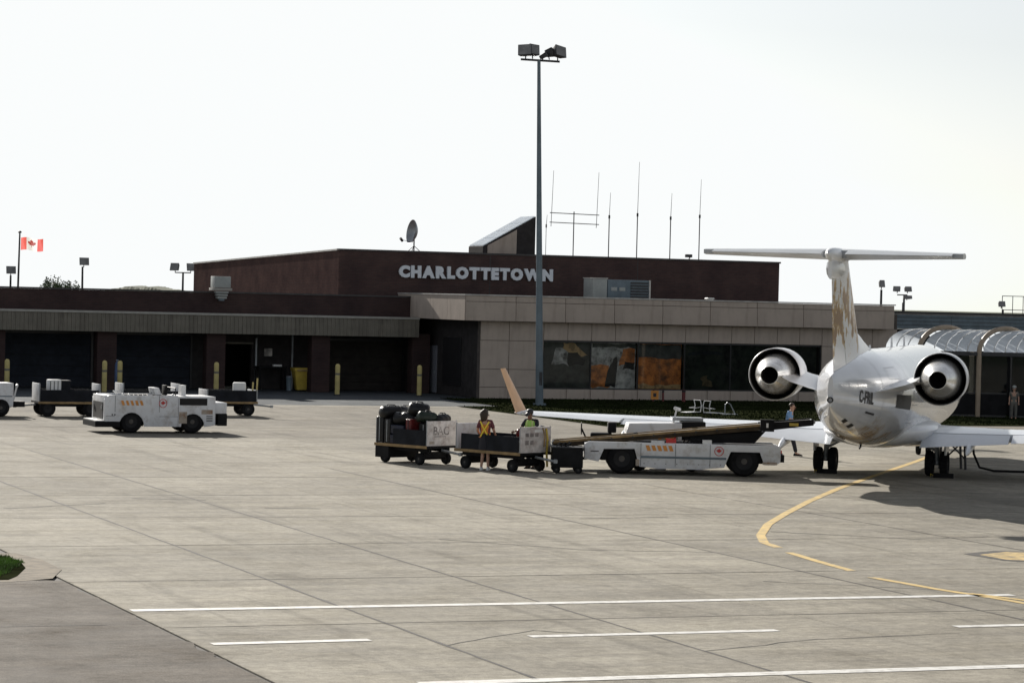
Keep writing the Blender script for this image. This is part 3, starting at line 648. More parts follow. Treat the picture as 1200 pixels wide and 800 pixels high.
# ------------------------------------------------------------------ tall lamp mast and smaller light poles
t = thing('light_mast', 'tall grey floodlight mast in front of the terminal', 'lamp post', (1.29, 123.7, 0), R(10))
MB().cyl((0, 0, .02), (-.40, 0, 15.35), .18, .075, n=16).build('pole', mt['pole_grey'], t, smooth=40)
MB().cyl((0, 0, .02), (0, 0, .10), .30, n=16).build('base_plate', mt['pole_grey'], t)
MB().box(-.07, .07, -.172, -.16, .9, 1.5).build('access_door', mt['dark_metal'], t)
MB().cyl((-1.22, 0, 15.37), (.54, 0, 15.33), .05, n=10).build('crossarm', mt['dark_metal'], t)
def flood(par, c, w, h, yaw, tilt, roll=0, dep=.35):
    m = Matrix.Translation(c) @ Matrix.Rotation(yaw, 4, 'Z') @ Matrix.Rotation(roll, 4, 'Y') @ Matrix.Rotation(tilt, 4, 'X')
    hd = MB().add([(-w/2, -dep/2, -h/2), (w/2, -dep/2, -h/2), (w*.36, dep/2, -h*.35), (-w*.36, dep/2, -h*.35), (-w/2, -dep/2, h/2), (w/2, -dep/2, h/2), (w*.36, dep/2, h*.35), (-w*.36, dep/2, h*.35)],
        [(0, 3, 2, 1), (4, 5, 6, 7), (0, 1, 5, 4), (1, 2, 6, 5), (2, 3, 7, 6), (3, 0, 4, 7)]).xf(m).build('lamp_head', mt['dark_metal'], par, bevel=.02)
    MB().box(-w*.45, w*.45, -dep/2 - .012, -dep/2 - .002, -h*.44, h*.44).xf(m).build('lens', mt['lamp_glass'], hd)
    p = m @ Vector((0, dep*.2, -h*.4)); MB().cyl(p, (p.x, p.y * .3, p.z - h * .28), .028, n=6).build('bracket', mt['dark_metal'], par)
flood(t, (-1.02, 0, 15.74), .62, .52, R(-20), R(-18), R(-4)); flood(t, (-.66, .12, 15.78), .5, .5, R(15), R(-18), R(6))
flood(t, (.10, .18, 15.72), .42, .42, R(70), R(-15), 0); flood(t, (.48, 0, 15.74), .62, .52, R(28), R(-18), R(10)); flood(t, (-.22, -.05, 15.55), .36, .22, R(80), R(-30), 0)

def light_pole(x, y, ztop, heads, label, lean=0, hs=(.62, .5)):
    t = thing('light_pole', label, 'lamp post', (x, y, 0), 0, 'floodlight poles behind the terminal')
    MB().cyl((0, 0, 0), (lean, 0, ztop - .3), .10, .06, n=8).build('pole', mt['dark_metal'], t)
    if len(heads) > 1: MB().cyl((heads[0], 0, ztop - .33), (heads[-1], 0, ztop - .33), .035, n=6).build('crossarm', mt['dark_metal'], t)
    for i, hx in enumerate(heads): flood(t, (lean + hx, 0, ztop), hs[0], hs[1], R(-25 + 50 * i / max(1, len(heads) - 1)) if len(heads) > 1 else R(20), R(-14), 0, .25)
light_pole(-31.72, 175, 5.75, [0.0], 'single floodlight pole at the far left, left of the flagpole')
light_pole(-27.15, 175, 6.4, [0.08], 'single floodlight pole between the flag and the double lamp', -.05)
light_pole(-20.85, 175, 6.2, [-.5, .48], 'double headed floodlight pole left of the brick block')
light_pole(23.25, 165, 5.85, [-.42, .2], 'double headed floodlight pole right of the jet tail', 0, (.45, .32))
light_pole(22.5, 160, 5.35, [.22], 'small bent lamp on the right end of the tan wing', 0, (.55, .2))
light_pole(29.15, 165, 5.1, [-.1], 'small tilted floodlight at the far right roof edge', 0, (.42, .34))
light_pole(19.9, 150, 6.0, [0], 'small lamp seen just right of the tail fin', 0, (.3, .4))

t = thing('roof_railing', 'thin steel railing on the roof at the far right', 'railing', (29.1, 165, 4.36), 0)
for k in range(6): MB().cyl((k * .62, 0, 0), (k * .62, 0, 1.26), .022, n=6).build('post', mt['dark_metal'], t)
for z in (.42, 1.24): MB().cyl((-.02, 0, z), (3.2, 0, z), .022, n=6).build('rail', mt['dark_metal'], t)

fp = thing('flagpole', 'grey flagpole behind the left end of the terminal', 'flagpole', (-31.2, 175, 0), 0)
MB().cyl((-.1, 0, 0), (0, 0, 8.1), .09, .05, n=8).build('pole', mt['dark_metal'], fp); MB().lathe([(.02, 8.1), (.12, 8.14), (.12, 8.2), (.03, 8.26)], 10).build('finial', mt['dark_metal'], fp)
LEAF = [(0, 1), (.13, .72), (.30, .82), (.22, .40), (.42, .62), (.48, .50), (.73, .55), (.64, .32), (.72, .26), (.36, -.03), (.40, -.15), (.045, -.10), (.045, -.5)]
LEAF = LEAF + [(-x, y) for x, y in reversed(LEAF[1:])]
fl = thing('flag', 'red and white maple leaf flag flying from the flagpole', 'flag', (-31.12, 175, 7.05), 0)
mt['flag_red'] = translucent_mat('flag_red', (.70, .10, .08)); mt['flag_white'] = translucent_mat('flag_white', (.82, .80, .78))
def wave(x, z, dy=0): return (x * .93, dy + .10 * math.sin(x * 5.2 + z * 1.5) * min(1, x * 2), z + .05 * math.sin(x * 4.2) - .03 * x)
def cloth(name, x0, x1, m, z0=0, z1=.78):
    nx, nz = 10, 5; vs = [wave(x0 + (x1 - x0) * i / nx, z0 + (z1 - z0) * j / nz) for j in range(nz + 1) for i in range(nx + 1)]
    MB().add(vs, [(j*(nx+1)+i, j*(nx+1)+i+1, (j+1)*(nx+1)+i+1, (j+1)*(nx+1)+i) for j in range(nz) for i in range(nx)]).build(name, m, fl, smooth=60)
cloth('red_band', 0, .38, mt['flag_red']); cloth('white_field', .38, 1.12, mt['flag_white']); cloth('red_band', 1.12, 1.5, mt['flag_red'])
MB().add([wave(.75 + x * .40, .36 + y * .34, -.012) for x, y in LEAF], [tuple(range(len(LEAF)))]).build('maple_leaf', mt['flag_red'], fl)

def tree(x, y, h, cr, label):
    t = thing('tree', label, 'tree', (x, y, 0), 0, 'trees behind the terminal')
    tr = MB().tube([(0, 0, 0), (.05, 0, h * .3), (-.05, .05, h * .6), (0, 0, h * .9)], .16, 8, .04)
    for k in range(7):
        a = k * 2.4; z = h * (.35 + .07 * k); tr.tube([(0, 0, z), (math.cos(a) * cr * .4, math.sin(a) * cr * .4, z + h * .1), (math.cos(a) * cr * .75, math.sin(a) * cr * .75, z + h * .16)], .05, 5, .015)
    tr.build('trunk', mt['bark'], t)
    vs = []; fs = []; cl = [(Vector((random.uniform(-1, 1), random.uniform(-1, 1), random.uniform(-1, 1))), random.uniform(.25, .45)) for _ in range(26)]
    for k in range(4200):
        c, r = random.choice(cl); v = Vector((random.gauss(0, 1), random.gauss(0, 1), random.gauss(0, 1))).normalized() * r * random.random() ** .4
        p = c * .72 + v; p = Vector((p.x * cr, p.y * cr, h * .64 + p.z * h * .33))
        a = Vector((random.gauss(0, 1), random.gauss(0, 1), random.gauss(0, 1))).normalized(); b_ = a.orthogonal().normalized(); s = .07; n = len(vs)
        vs += [p + a * s, p + b_ * s * .6, p - a * s, p - b_ * s * .6]; fs.append((n, n+1, n+2, n+3))
    MB().add(vs, fs).build('crown', mt['leaf'], t)
tree(-31.45, 190, 5.75, 1.0, 'small bushy tree top peeping over the left roof, left one of the pair')
tree(-30.35, 190, 5.6, .8, 'small bushy tree top peeping over the left roof, right one of the pair')

# ------------------------------------------------------------------ regional jet (local axes: x nose, y port, z up; origin between the main wheels)
J = thing('regional_jet', 'white twin engine T-tail regional jet seen from behind', 'aircraft', (10.6, 79.0, 0), R(90 - 14.5))
ST = [(14.1, 1.85, .03, .03), (13.9, 1.86, .26, .24), (13.3, 1.92, .60, .56), (12.3, 2.05, .96, .93), (11, 2.17, 1.21, 1.19), (9.5, 2.24, 1.33, 1.33), (8, 2.25, 1.345, 1.345), (3, 2.25, 1.345, 1.345), (-2, 2.25, 1.345, 1.345),
      (-3.5, 2.27, 1.32, 1.32), (-5, 2.33, 1.22, 1.25), (-6.5, 2.40, 1.02, 1.13), (-8, 2.47, .74, .95), (-9.2, 2.53, .46, .74), (-10, 2.58, .27, .58), (-10.5, 2.61, .15, .46), (-10.75, 2.63, .07, .38)]
def fus(x):
    s = ST
    for i in range(len(s) - 1):
        if s[i][0] >= x >= s[i+1][0]:
            t = (s[i][0] - x) / (s[i][0] - s[i+1][0]); p0, p1, p2, p3 = s[max(i-1, 0)], s[i], s[i+1], s[min(i+2, len(s)-1)]
            def cr(k):
                d1 = s[i][0] - s[i+1][0]
                m1 = (p2[k]-p0[k]) / max(1e-3, p0[0]-p2[0]) * d1; m2 = (p3[k]-p1[k]) / max(1e-3, p1[0]-p3[0]) * d1
                return (2*t**3-3*t**2+1)*p1[k] + (t**3-2*t**2+t)*m1 + (-2*t**3+3*t**2)*p2[k] + (t**3-t**2)*m2
            return cr(1), max(.02, cr(2)), max(.02, cr(3))
    return s[-1][1:]
def fus_pt(x, th, off=0):     # th measured from straight up, positive to port
    zc, ry, rz = fus(x); return Vector((x, math.sin(th) * (ry + off), zc + math.cos(th) * (rz + off)))
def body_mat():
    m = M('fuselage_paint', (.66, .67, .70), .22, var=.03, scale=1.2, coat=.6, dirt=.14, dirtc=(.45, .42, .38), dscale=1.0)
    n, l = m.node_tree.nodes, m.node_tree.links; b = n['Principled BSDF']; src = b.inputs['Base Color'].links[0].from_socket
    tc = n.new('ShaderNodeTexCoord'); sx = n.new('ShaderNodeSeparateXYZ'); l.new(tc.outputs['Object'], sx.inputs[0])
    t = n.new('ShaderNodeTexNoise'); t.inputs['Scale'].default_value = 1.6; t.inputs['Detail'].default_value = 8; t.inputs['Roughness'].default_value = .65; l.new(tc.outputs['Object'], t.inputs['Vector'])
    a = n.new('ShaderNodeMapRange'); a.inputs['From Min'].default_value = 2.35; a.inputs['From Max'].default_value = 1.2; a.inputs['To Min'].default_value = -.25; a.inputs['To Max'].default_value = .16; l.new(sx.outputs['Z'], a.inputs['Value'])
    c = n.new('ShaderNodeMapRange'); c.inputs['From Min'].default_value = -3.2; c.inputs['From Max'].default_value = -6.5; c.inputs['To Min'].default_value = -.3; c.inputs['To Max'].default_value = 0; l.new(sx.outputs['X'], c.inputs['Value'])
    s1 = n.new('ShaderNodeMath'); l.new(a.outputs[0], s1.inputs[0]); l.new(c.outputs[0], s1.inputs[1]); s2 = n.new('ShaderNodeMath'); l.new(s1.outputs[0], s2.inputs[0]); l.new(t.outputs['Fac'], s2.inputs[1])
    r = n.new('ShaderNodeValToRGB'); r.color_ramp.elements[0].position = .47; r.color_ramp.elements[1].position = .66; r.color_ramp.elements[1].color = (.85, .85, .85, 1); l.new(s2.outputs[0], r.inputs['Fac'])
    mx = n.new('ShaderNodeMix'); mx.data_type = 'RGBA'; l.new(r.outputs['Color'], mx.inputs['Factor']); l.new(src, mx.inputs['A']); mx.inputs['B'].default_value = (.34, .21, .075, 1)  # ochre low and aft: ground reflection and exhaust stain put into the colour
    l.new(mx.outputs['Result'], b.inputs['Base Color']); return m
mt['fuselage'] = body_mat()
NF = 40; xs = [14.1 - .0] + [13.9, 13.6] + [13.3 - .5 * k for k in range(48)]; xs = [x_ for x_ in xs if x_ > -10.6] + [-10.62, -10.75]
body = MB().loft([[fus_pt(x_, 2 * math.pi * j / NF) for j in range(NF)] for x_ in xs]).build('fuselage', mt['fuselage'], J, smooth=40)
MB().lathe([(.075, -10.6), (.075, -10.83), (.055, -10.83), (.05, -10.7), (.01, -10.7)], 14, 'x', (0, 0, 2.42), caps=False).build('exhaust_pipe', mt['soot'], body)
# belly fairing at the wing
bf = []
for x_, w_, zb in [(4.6, .3, 1.0), (4.0, 1.0, .86), (2.5, 1.45, .80), (0, 1.55, .79), (-1.6, 1.45, .82), (-2.8, 1.0, .92), (-3.5, .35, 1.02)]:
    bf.append([Vector((x_, w_ * math.cos(a), 1.32 + (zb - 1.32) * -math.sin(a) * 1.0 if math.sin(a) < 0 else 1.32 + .25 * math.sin(a))) for a in [2 * math.pi * k / 24 for k in range(24)]])
MB().loft(bf).build('belly_fairing', mt['aircraft'], J, smooth=50)

def foil(xle, c, y, z, t, cut0=0, cut1=1, twist=0, vertical=False):
    n = 9; up = []; lo = []
    for k in range(n + 1):
        s = cut0 + (cut1 - cut0) * (k / n) ** 1.4
        th = t * c * (1.8 * math.sqrt(max(s, 1e-4)) * (1 - s) + .12 * (1 - s) * s + .03 * (1 - s)) / .74 * .5 + .004
        up.append((s, th)); lo.append((s, -th * .75))
    pts = []
    for s, h in up + list(reversed(lo)):
        pts.append(Vector((xle - s * c, h, z)) if vertical else Vector((xle - s * c, y, z + h)))
    return pts
def wsec(y, cut0, cut1):
    ay = abs(y)
    if ay < 3.7: t = (ay - .6) / 3.1; xle = 4.0 - 2.0 * t; xte = -1.75 + .35 * t
    else: t = (ay - 3.7) / 6.4; xle = 2.0 - 3.0 * t; xte = -1.4 - .95 * t
    return foil(xle, xle - xte, y, .98 + .046 * ay, .13 - .0035 * ay, cut0, cut1)
mt['wing_white'] = M('wing_white', (.66, .69, .73), .3, var=.04, scale=1, coat=.3, dirt=.2, dirtc=(.45, .45, .45))
for sd in (1, -1):
    w = MB().loft([wsec(sd * y_, 0, .74) for y_ in (.6, 1.3, 2.5, 3.7, 5.5, 7.5, 9.2, 10.1)]).build('wing', mt['wing_white'], J, smooth=40)
    for nm, ya, yb, defl, dz in (('inboard_flap', 1.25, 3.66, R(7), -.015), ('outboard_flap', 3.74, 7.2, R(6), -.01), ('aileron', 7.26, 9.9, R(2), 0)):
        b_ = MB(); secs = []
        for y_ in (ya, (ya + yb) / 2, yb):
            s_ = wsec(sd * y_, .755, 1.0); hp = s_[0]; 
            m = Matrix.Translation((hp.x, hp.y, hp.z + dz)) @ Matrix.Rotation(-defl, 4, 'Y') @ Matrix.Translation((-hp.x, -hp.y, -hp.z))
            secs.append([m @ v for v in s_])
        b_.loft(secs).build(nm, mt['wing_white'], w, smooth=40)
    for y_ in (2.6, 5.2, 7.0):
        zz = .98 + .046 * y_; xx = -1.6 - (.0 if y_ < 3.7 else .15 * (y_ - 3.7))
        MB().loft([[Vector((x_, sd * y_ + r_ * math.cos(a), zz - .16 - dz_ + r_ * 1.3 * math.sin(a))) for a in [k * math.pi / 5 for k in range(10)]] for x_, r_, dz_ in ((xx + 1.7, .02, 0), (xx + 1.1, .09, .02), (xx + .2, .10, .06), (xx - .35, .06, .16), (xx - .6, .015, .2))]).build('flap_track_fairing', mt['wing_white'], w, smooth=50)
    for (ya, yb, f) in ((3.3, 6.3, .55),):
        pass
    # winglet, canted outwards
    s0 = wsec(sd * 10.1, 0, 1)
    def wl(t):
        c = 1.3 - .75 * t; xle = -1.05 - 1.0 * t; y_ = 10.16 + .44 * t; z_ = 1.43 + 1.30 * t
        out = []
        for k in range(10):
            s = k / 9; h = .055 * (1 - t * .4) * math.sin(math.pi * s ** .6); out.append(Vector((xle - s * c, sd * (y_ + h), z_ - h * .2)))
        for k in range(9, -1, -1):
            s = k / 9; h = .055 * (1 - t * .4) * math.sin(math.pi * s ** .6); out.append(Vector((xle - s * c, sd * (y_ - h), z_ + h * .2)))
        return out
    MB().loft([wl(t_v) for t_v in (0, .06, .15, .4, .7, 1.0)]).build('winglet', mt['winglet'], w, smooth=50)
    MB().loft([wsec(sd * 10.1, 0, 1), [v + Vector((-.05, sd * .12, .04)) for v in wsec(sd * 10.1, .03, .98)]]).build('tip_cap', mt['wing_white'], w, smooth=50)

# fin with gold frosted leaf motif, T tailplane
def fin_mat():
    m, n, l, b = newmat('fin_livery')
    tc = n.new('ShaderNodeTexCoord'); sx = n.new('ShaderNodeSeparateXYZ'); l.new(tc.outputs['Object'], sx.inputs[0])
    mp = n.new('ShaderNodeMapping'); mp.inputs['Scale'].default_value = (1.1, 1, .8); l.new(tc.outputs['Object'], mp.inputs[0])
    t = n.new('ShaderNodeTexNoise'); t.inputs['Scale'].default_value = 2.4; t.inputs['Detail'].default_value = 7; t.inputs['Roughness'].default_value = .62; l.new(mp.outputs[0], t.inputs['Vector'])
    # leaf patch centred on z 4.7: falls off with distance
    a = n.new('ShaderNodeMath'); a.operation = 'SUBTRACT'; l.new(sx.outputs['Z'], a.inputs[0]); a.inputs[1].default_value = 4.62
    a2 = n.new('ShaderNodeMath'); a2.operation = 'ABSOLUTE'; l.new(a.outputs[0], a2.inputs[0])
    a3 = n.new('ShaderNodeMapRange'); a3.inputs['From Min'].default_value = .5; a3.inputs['From Max'].default_value = 1.3; a3.inputs['To Min'].default_value = .045; a3.inputs['To Max'].default_value = -.12; l.new(a2.outputs[0], a3.inputs['Value'])
    s = n.new('ShaderNodeMath'); s.operation = 'ADD'; l.new(t.outputs['Fac'], s.inputs[0]); l.new(a3.outputs[0], s.inputs[1])
    r = n.new('ShaderNodeValToRGB'); e = r.color_ramp.elements; e[0].position = .50; e[1].position = .535; e[0].color = (.74, .74, .75, 1); e[1].color = (.46, .26, .04, 1)
    e2 = e.new(.60); e2.color = (.22, .095, .012, 1); l.new(s.outputs[0], r.inputs['Fac']); l.new(r.outputs['Color'], b.inputs['Base Color'])
    b.inputs['Roughness'].default_value = .4; b.inputs['Coat Weight'].default_value = .1
    return m
mt['fin'] = fin_mat()
def fsec(z, cut0, cut1):
    t = (z - 3.2) / 2.75; xle = -5.6 - 2.9 * t; xte = -10.35 - .85 * t
    return foil(xle, xle - xte, 0, z, .115 - .01 * t, cut0, cut1, vertical=True)
fin = MB().loft([fsec(z_, 0, .70) for z_ in (2.8, 3.2, 3.6, 4.4, 5.2, 5.95)]).build('fin', mt['fin'], J, smooth=40)
MB().loft([fsec(z_, .712, 1) for z_ in (3.02, 3.6, 4.2, 5.0, 5.72)]).build('rudder', mt['fin'], fin, smooth=40)
df = []
for x_, w_, h_ in ((-2.6, .02, .02), (-3.6, .10, .12), (-4.8, .18, .30), (-6.0, .22, .55), (-7.5, .2, .6)):
    zc, ry, rz = fus(x_); zt = zc + rz - .06; df.append([Vector((x_, w_ * math.cos(a) * (1 if math.sin(a) < .2 else .6), zt + h_ * max(-.1, math.sin(a)))) for a in [k * math.pi / 8 for k in range(16)]])
MB().loft(df).build('dorsal_fairing', mt['aircraft'], fin, smooth=50)
bl = []
for x_, r_ in ((-7.9, .02), (-8.2, .09), (-8.8, .15), (-9.8, .175), (-10.8, .17), (-11.4, .14), (-11.75, .08), (-11.85, .02)):
    bl.append([Vector((x_, r_ * .92 * math.cos(a), 6.02 + r_ * (1.0 if math.sin(a) > 0 else 1.25) * math.sin(a))) for a in [k * math.pi / 8 for k in range(16)]])
MB().loft(bl).build('bullet_fairing', mt['aircraft'], fin, smooth=60)
MB().loft([[Vector((x_ - .2, r_ * math.cos(a), 5.66 + .26 * math.sin(a))) for a in [k * math.pi / 6 for k in range(12)]] for x_, r_ in ((-9.3, .12), (-10.3, .16), (-10.9, .14), (-11.2, .05))]).build('actuator_fairing', mt['aircraft'], fin, smooth=60)
for sd in (1, -1):
    def tsec(y, c0, c1):
        t = abs(y) / 3.12; xle = -8.75 - 1.55 * t; xte = -11.0 - .45 * t; return foil(xle, xle - xte, y, 6.02 + .0 * t, .14, c0, c1)
    tp = MB().loft([tsec(sd * y_, 0, .70) for y_ in (.1, .9, 2.0, 2.9, 3.2)]).build('tailplane', mt['aircraft_grey'], J, smooth=40)
    MB().loft([tsec(sd * y_, .71, 1) for y_ in (.3, 1.5, 2.95)]).build('elevator', mt['aircraft_grey'], tp, smooth=40)

# engines
for sd in (1, -1):
    c = (0, sd * 2.18, 2.90)
    nac = MB().lathe([(.46, -3.75), (.52, -3.65), (.58, -3.75), (.63, -4.0), (.665, -4.4), (.69, -4.9), (.70, -5.6), (.695, -6.25), (.68, -6.27), (.668, -6.2), (.66, -5.5), (.58, -4.7), (.46, -4.0), (.46, -3.75)], 40, 'x', c, caps=False).build('nacelle', mt['aircraft'], J, smooth=40)
    MB().lathe([(.02, -4.6), (.59, -4.6), (.60, -5.05), (.585, -5.6), (.535, -6.15), (.445, -6.7), (.34, -7.15), (.235, -7.45), (.225, -7.45), (.215, -7.2), (.18, -6.6)], 36, 'x', c, caps=False).build('core_cowl', mt['nozzle'], nac, smooth=40)
    MB().lathe([(.212, -7.30), (.214, -7.38), (.178, -6.62), (.02, -6.5)], 24, 'x', c, caps=False).build('exhaust_nozzle', mt['soot'], nac, smooth=40)
    MB().lathe([(.01, -5.2), (.62, -5.2), (.635, -5.6), (.652, -6.19)], 36, 'x', c, caps=False).build('fan_duct', mt['soot'], nac, smooth=40)
    MB().lathe([(.46, -3.76), (.525, -3.62), (.59, -3.76), (.61, -3.9)], 36, 'x', c, caps=False).build('inlet_lip', mt['nozzle'], nac, smooth=50)
    MB().lathe([(.02, -4.05), (.46, -4.1)], 24, 'x', c, caps=False).build('fan_disc', mt['soot'], nac)
    toe = Matrix.Translation((-5.0, c[1], 0)) @ Matrix.Rotation(R(2.6), 4, 'Z') @ Matrix.Translation((5.0, -c[1], 0)); nac.matrix_basis = toe
    def psec(y, xle, ch, z): return foil(xle, ch, sd * y, z, .075)
    MB().loft([psec(.55, -3.0, 5.0, 2.52), psec(1.0, -3.1, 4.75, 2.62), psec(1.5, -3.3, 4.35, 2.76), psec(1.74, -3.4, 4.0, 2.86)]).build('pylon', mt['aircraft'], J, smooth=40)
# the nacelle strake of sooty duct splitter seen in the fan exit
# markings on the starboard rear side: registration and a painted reflection patch
def wrap_text(txt, x0, th0, size, mat, name='registration'):
    cu = bpy.data.curves.new('txt', 'FONT'); cu.body = txt; cu.size = size; cu.offset = .012; cu.resolution_u = 2
    o = bpy.data.objects.new('txt', cu); col.objects.link(o); bpy.context.view_layer.update()
    me = bpy.data.meshes.new_from_object(o.evaluated_get(bpy.context.evaluated_depsgraph_get())); bpy.data.objects.remove(o); bpy.data.curves.remove(cu)
    bm = bmesh.new(); bm.from_mesh(me); bmesh.ops.subdivide_edges(bm, edges=[e for e in bm.edges if e.calc_length() > .12], cuts=2); bm.to_mesh(me); bm.free()
    for v in me.vertices:
        x_ = x0 + v.co.x; zc, ry, rz = fus(x_); v.co = fus_pt(x_, th0 + v.co.y / ((ry + rz) / 2), .012)
    me.name = name; me.materials.clear(); me.materials.append(mat); return obj(name, me, None, body)
mt['ink'] = M('dark_ink', (.03, .03, .035), .5)
wrap_text('C-FRIL', -9.05, -1.80, .36, mt['ink'])
def patch(name, x0, x1, t0, t1, mat, off=.01):
    nx, nt = 6, 6; vs = [fus_pt(x0 + (x1 - x0) * i / nx, t0 + (t1 - t0) * j / nt, off) for j in range(nt + 1) for i in range(nx + 1)]
    return MB().add(vs, [(j*(nx+1)+i, j*(nx+1)+i+1, (j+1)*(nx+1)+i+1, (j+1)*(nx+1)+i) for j in range(nt) for i in range(nx)]).build(name, mat, body, smooth=60)
patch('pylon_reflection', -6.0, -4.3, -1.50, -1.80, mt['dark_metal'])  # dark reflection under the engine pylon, painted on the skin
patch('stencil', -8.4, -7.7, -2.04, -2.10, mt['ink'])
patch('cargo_door_gap', -3.55, -2.35, 1.62, 1.66, mt['seam']); patch('cargo_door_gap', -3.55, -2.35, 2.28, 2.31, mt['seam'])
for x_ in (-3.57, -2.35): patch('cargo_door_gap', x_, x_ + .03, 1.62, 2.31, mt['seam'])
for xa, xb, ta, tb in ((-8.6, -7.7, -2.45, -2.15), (-7.5, -6.6, -2.75, -2.45), (-9.7, -9.1, -1.35, -1.0), (-6.4, -5.2, -1.15, -.85), (-4.0, -3.0, -2.1, -1.7)):
    for q_ in ((xa, xb, ta, ta + .012), (xa, xb, tb, tb + .012)): patch('panel_gap', *q_, mt['aircraft_grey'], .005)
    for q_ in ((xa, xa + .016, ta, tb), (xb, xb + .016, ta, tb)): patch('panel_gap', *q_, mt['aircraft_grey'], .005)
for x_ in (-9.4, -8.75): patch('drain_vent', x_, x_ + .3, -2.9, -2.65, mt['soot'], .006)
for x_ in (-7.2, -4.2, -1.0): 
    for k in range(1): MB().loft([[fus_pt(x_ + dx, 2*math.pi*j/48, .004) for j in range(48)] for dx in (0, .018)], caps=False).build('panel_seam', mt['aircraft_grey'], body)
for k in range(14): patch('cabin_window', 8.3 - .79 * k, 8.3 - .79 * k + .26, -1.32, -1.58, mt['ink'])
for k in range(14): patch('cabin_window', 8.3 - .79 * k, 8.3 - .79 * k + .26, 1.32, 1.58, mt['ink'])
for k, (x_, h_) in enumerate(((2.0, .32), (5.2, .3), (-3.0, .12))): MB().prism([(x_, 3.58), (x_ - .35, 3.58), (x_ - .3, 3.58 + h_), (x_ - .18, 3.58 + h_)], -.015, .015).build('blade_antenna', mt['aircraft'], body)
MB().cyl((-4.5, 0, 1.18), (-4.7, 0, .98), .03).build('drain_mast', mt['dark_metal'], body); MB().cyl((-3.2, .2, 1.02), (-3.3, .2, .86), .025).build('drain_mast', mt['dark_metal'], body)
# landing gear
def wheel(par, x, y, r, w, n=24):
    t = MB().lathe([(r*.55, -w/2), (r*.85, -w/2), (r*.97, -w*.36), (r, -w*.15), (r, w*.15), (r*.97, w*.36), (r*.85, w/2), (r*.55, w/2)], n, 'y', caps=False).build('wheel', mt['tyre'], par, smooth=40, loc=(x, y, r))
    MB().lathe([(.02, -w*.28), (r*.3, -w*.36), (r*.56, -w*.42), (r*.56, w*.42), (r*.3, w*.36), (.02, w*.28)], n, 'y').build('rim', mt['rim'], t, smooth=40)
    MB().lathe([(.01, -w*.40), (r*.2, -w*.40), (r*.2, -w*.34)], 12, 'y').build('hub', mt['hub'], t)
    return t
for sd in (1, -1):
    g = MB().cyl((0, sd * 1.585, .34), (.05, sd * 1.55, 1.25), .075, n=12).build('main_gear_leg', mt['steel'], J, smooth=40)
    MB().cyl((0, sd * 1.585 - .25, .36), (0, sd * 1.585 + .25, .36), .05).build('axle', mt['dark_metal'], g)
    MB().cyl((0, sd * 1.57, .7), (.05, sd * .75, 1.15), .045).build('side_brace', mt['steel'], g)
    MB().cyl((-.14, sd * 1.58, .45), (-.2, sd * 1.57, .85), .03).cyl((-.2, sd * 1.57, .85), (-.05, sd * 1.56, 1.1), .03).build('torque_link', mt['steel'], g)
    MB().box(-.5, .4, sd * 1.86 - .02, sd * 1.86 + .02, .62, 1.1).build('gear_door', mt['aircraft'], g)
    for dy in (-.21, .21): wheel(g, 0, sd * 1.585 + dy, .36, .23)
g = MB().cyl((11.3, 0, .25), (11.15, 0, 1.1), .06, n=10).build('nose_gear_leg', mt['steel'], J, smooth=40)
for dy in (-.16, .16): wheel(g, 11.3, dy, .22, .15)
for sd in (1, -1): MB().box(10.7, 11.5, sd * .33 - .012, sd * .33 + .012, .62, 1.05).build('nose_gear_door', mt['aircraft'], g)

# ------------------------------------------------------------------ ground vehicles
def stripes(par, x0, z0, n, w, h, y, pitch, mat=None):
    for k in range(n):
        a = x0 + k * pitch; MB().prism([(a + h * .35, z0), (a + w + h * .35, z0), (a + w, z0 + h), (a, z0 + h)], y - .006, y).build('stripe', mat or mt['orange_stripe'], par)
def roundel(par, x, z, r, y):
    MB().lathe([(r * .86, y - .006), (r, y - .006), (r, y), (r * .86, y)], 28, 'y', (x, 0, z), caps=False).build('logo_ring', mt['red'], par)
    MB().add([(x + a * r * .78, y - .008, z - .12 * r + b_ * r * .78) for a, b_ in LEAF], [tuple(range(len(LEAF)))]).build('maple_leaf', mt['red'], par)
def arch(cx_, r, z0, n=10): return [(cx_ + r * math.cos(math.pi * k / n), z0 + r * math.sin(math.pi * k / n) * 1.0) for k in range(n, -1, -1)]

TT = thing('tow_tractor', 'low white tow tractor with orange stripes and red leaf logo at left', 'tractor', (-11.45 - .33, 92.7 - .13, 0), GA); TT.scale = (.85, 1, .92)
pr = [(-2.37, .24)] + arch(-1.28, .50, .24) + [(.56, .24), (.56, 1.36), (-2.2, 1.36), (-2.37, 1.22)]
for y0, y1 in ((-.90, -.84), (.84, .90)): MB().prism(pr, y0, y1).build('side_panel', mt['white_gse'], TT, bevel=.012)
pr2 = [(.575, .24)] + arch(1.16, .47, .24)[0:] + [(2.06, .30), (2.06, 1.33), (.575, 1.33)]
for y0, y1 in ((-.89, -.83), (.83, .89)): MB().prism(pr2, y0, y1).build('engine_panel', mt['white_gse'], TT, bevel=.012)
MB().box(-2.36, -1.84, -.835, .835, .26, 1.34).build('nose_box', mt['white_gse'], TT, bevel=.015)
MB().box(-1.83, 2.04, -.50, .50, .28, 1.1).build('chassis', mt['black'], TT)
MB().box(-1.83, -.42, -.838, .838, 1.20, 1.30).build('deck', mt['black'], TT); MB().box(-.40, .56, -.838, .838, .75, 1.25).build('cockpit_floor', mt['black'], TT)
MB().box(.58, 2.05, -.825, .825, 1.02, 1.335).build('engine_cover', mt['white_gse'], TT, bevel=.015)
bx('intake_opening', mt['soot'], TT, .62, 1.72, -.905, -.88, 1.02, 1.27)
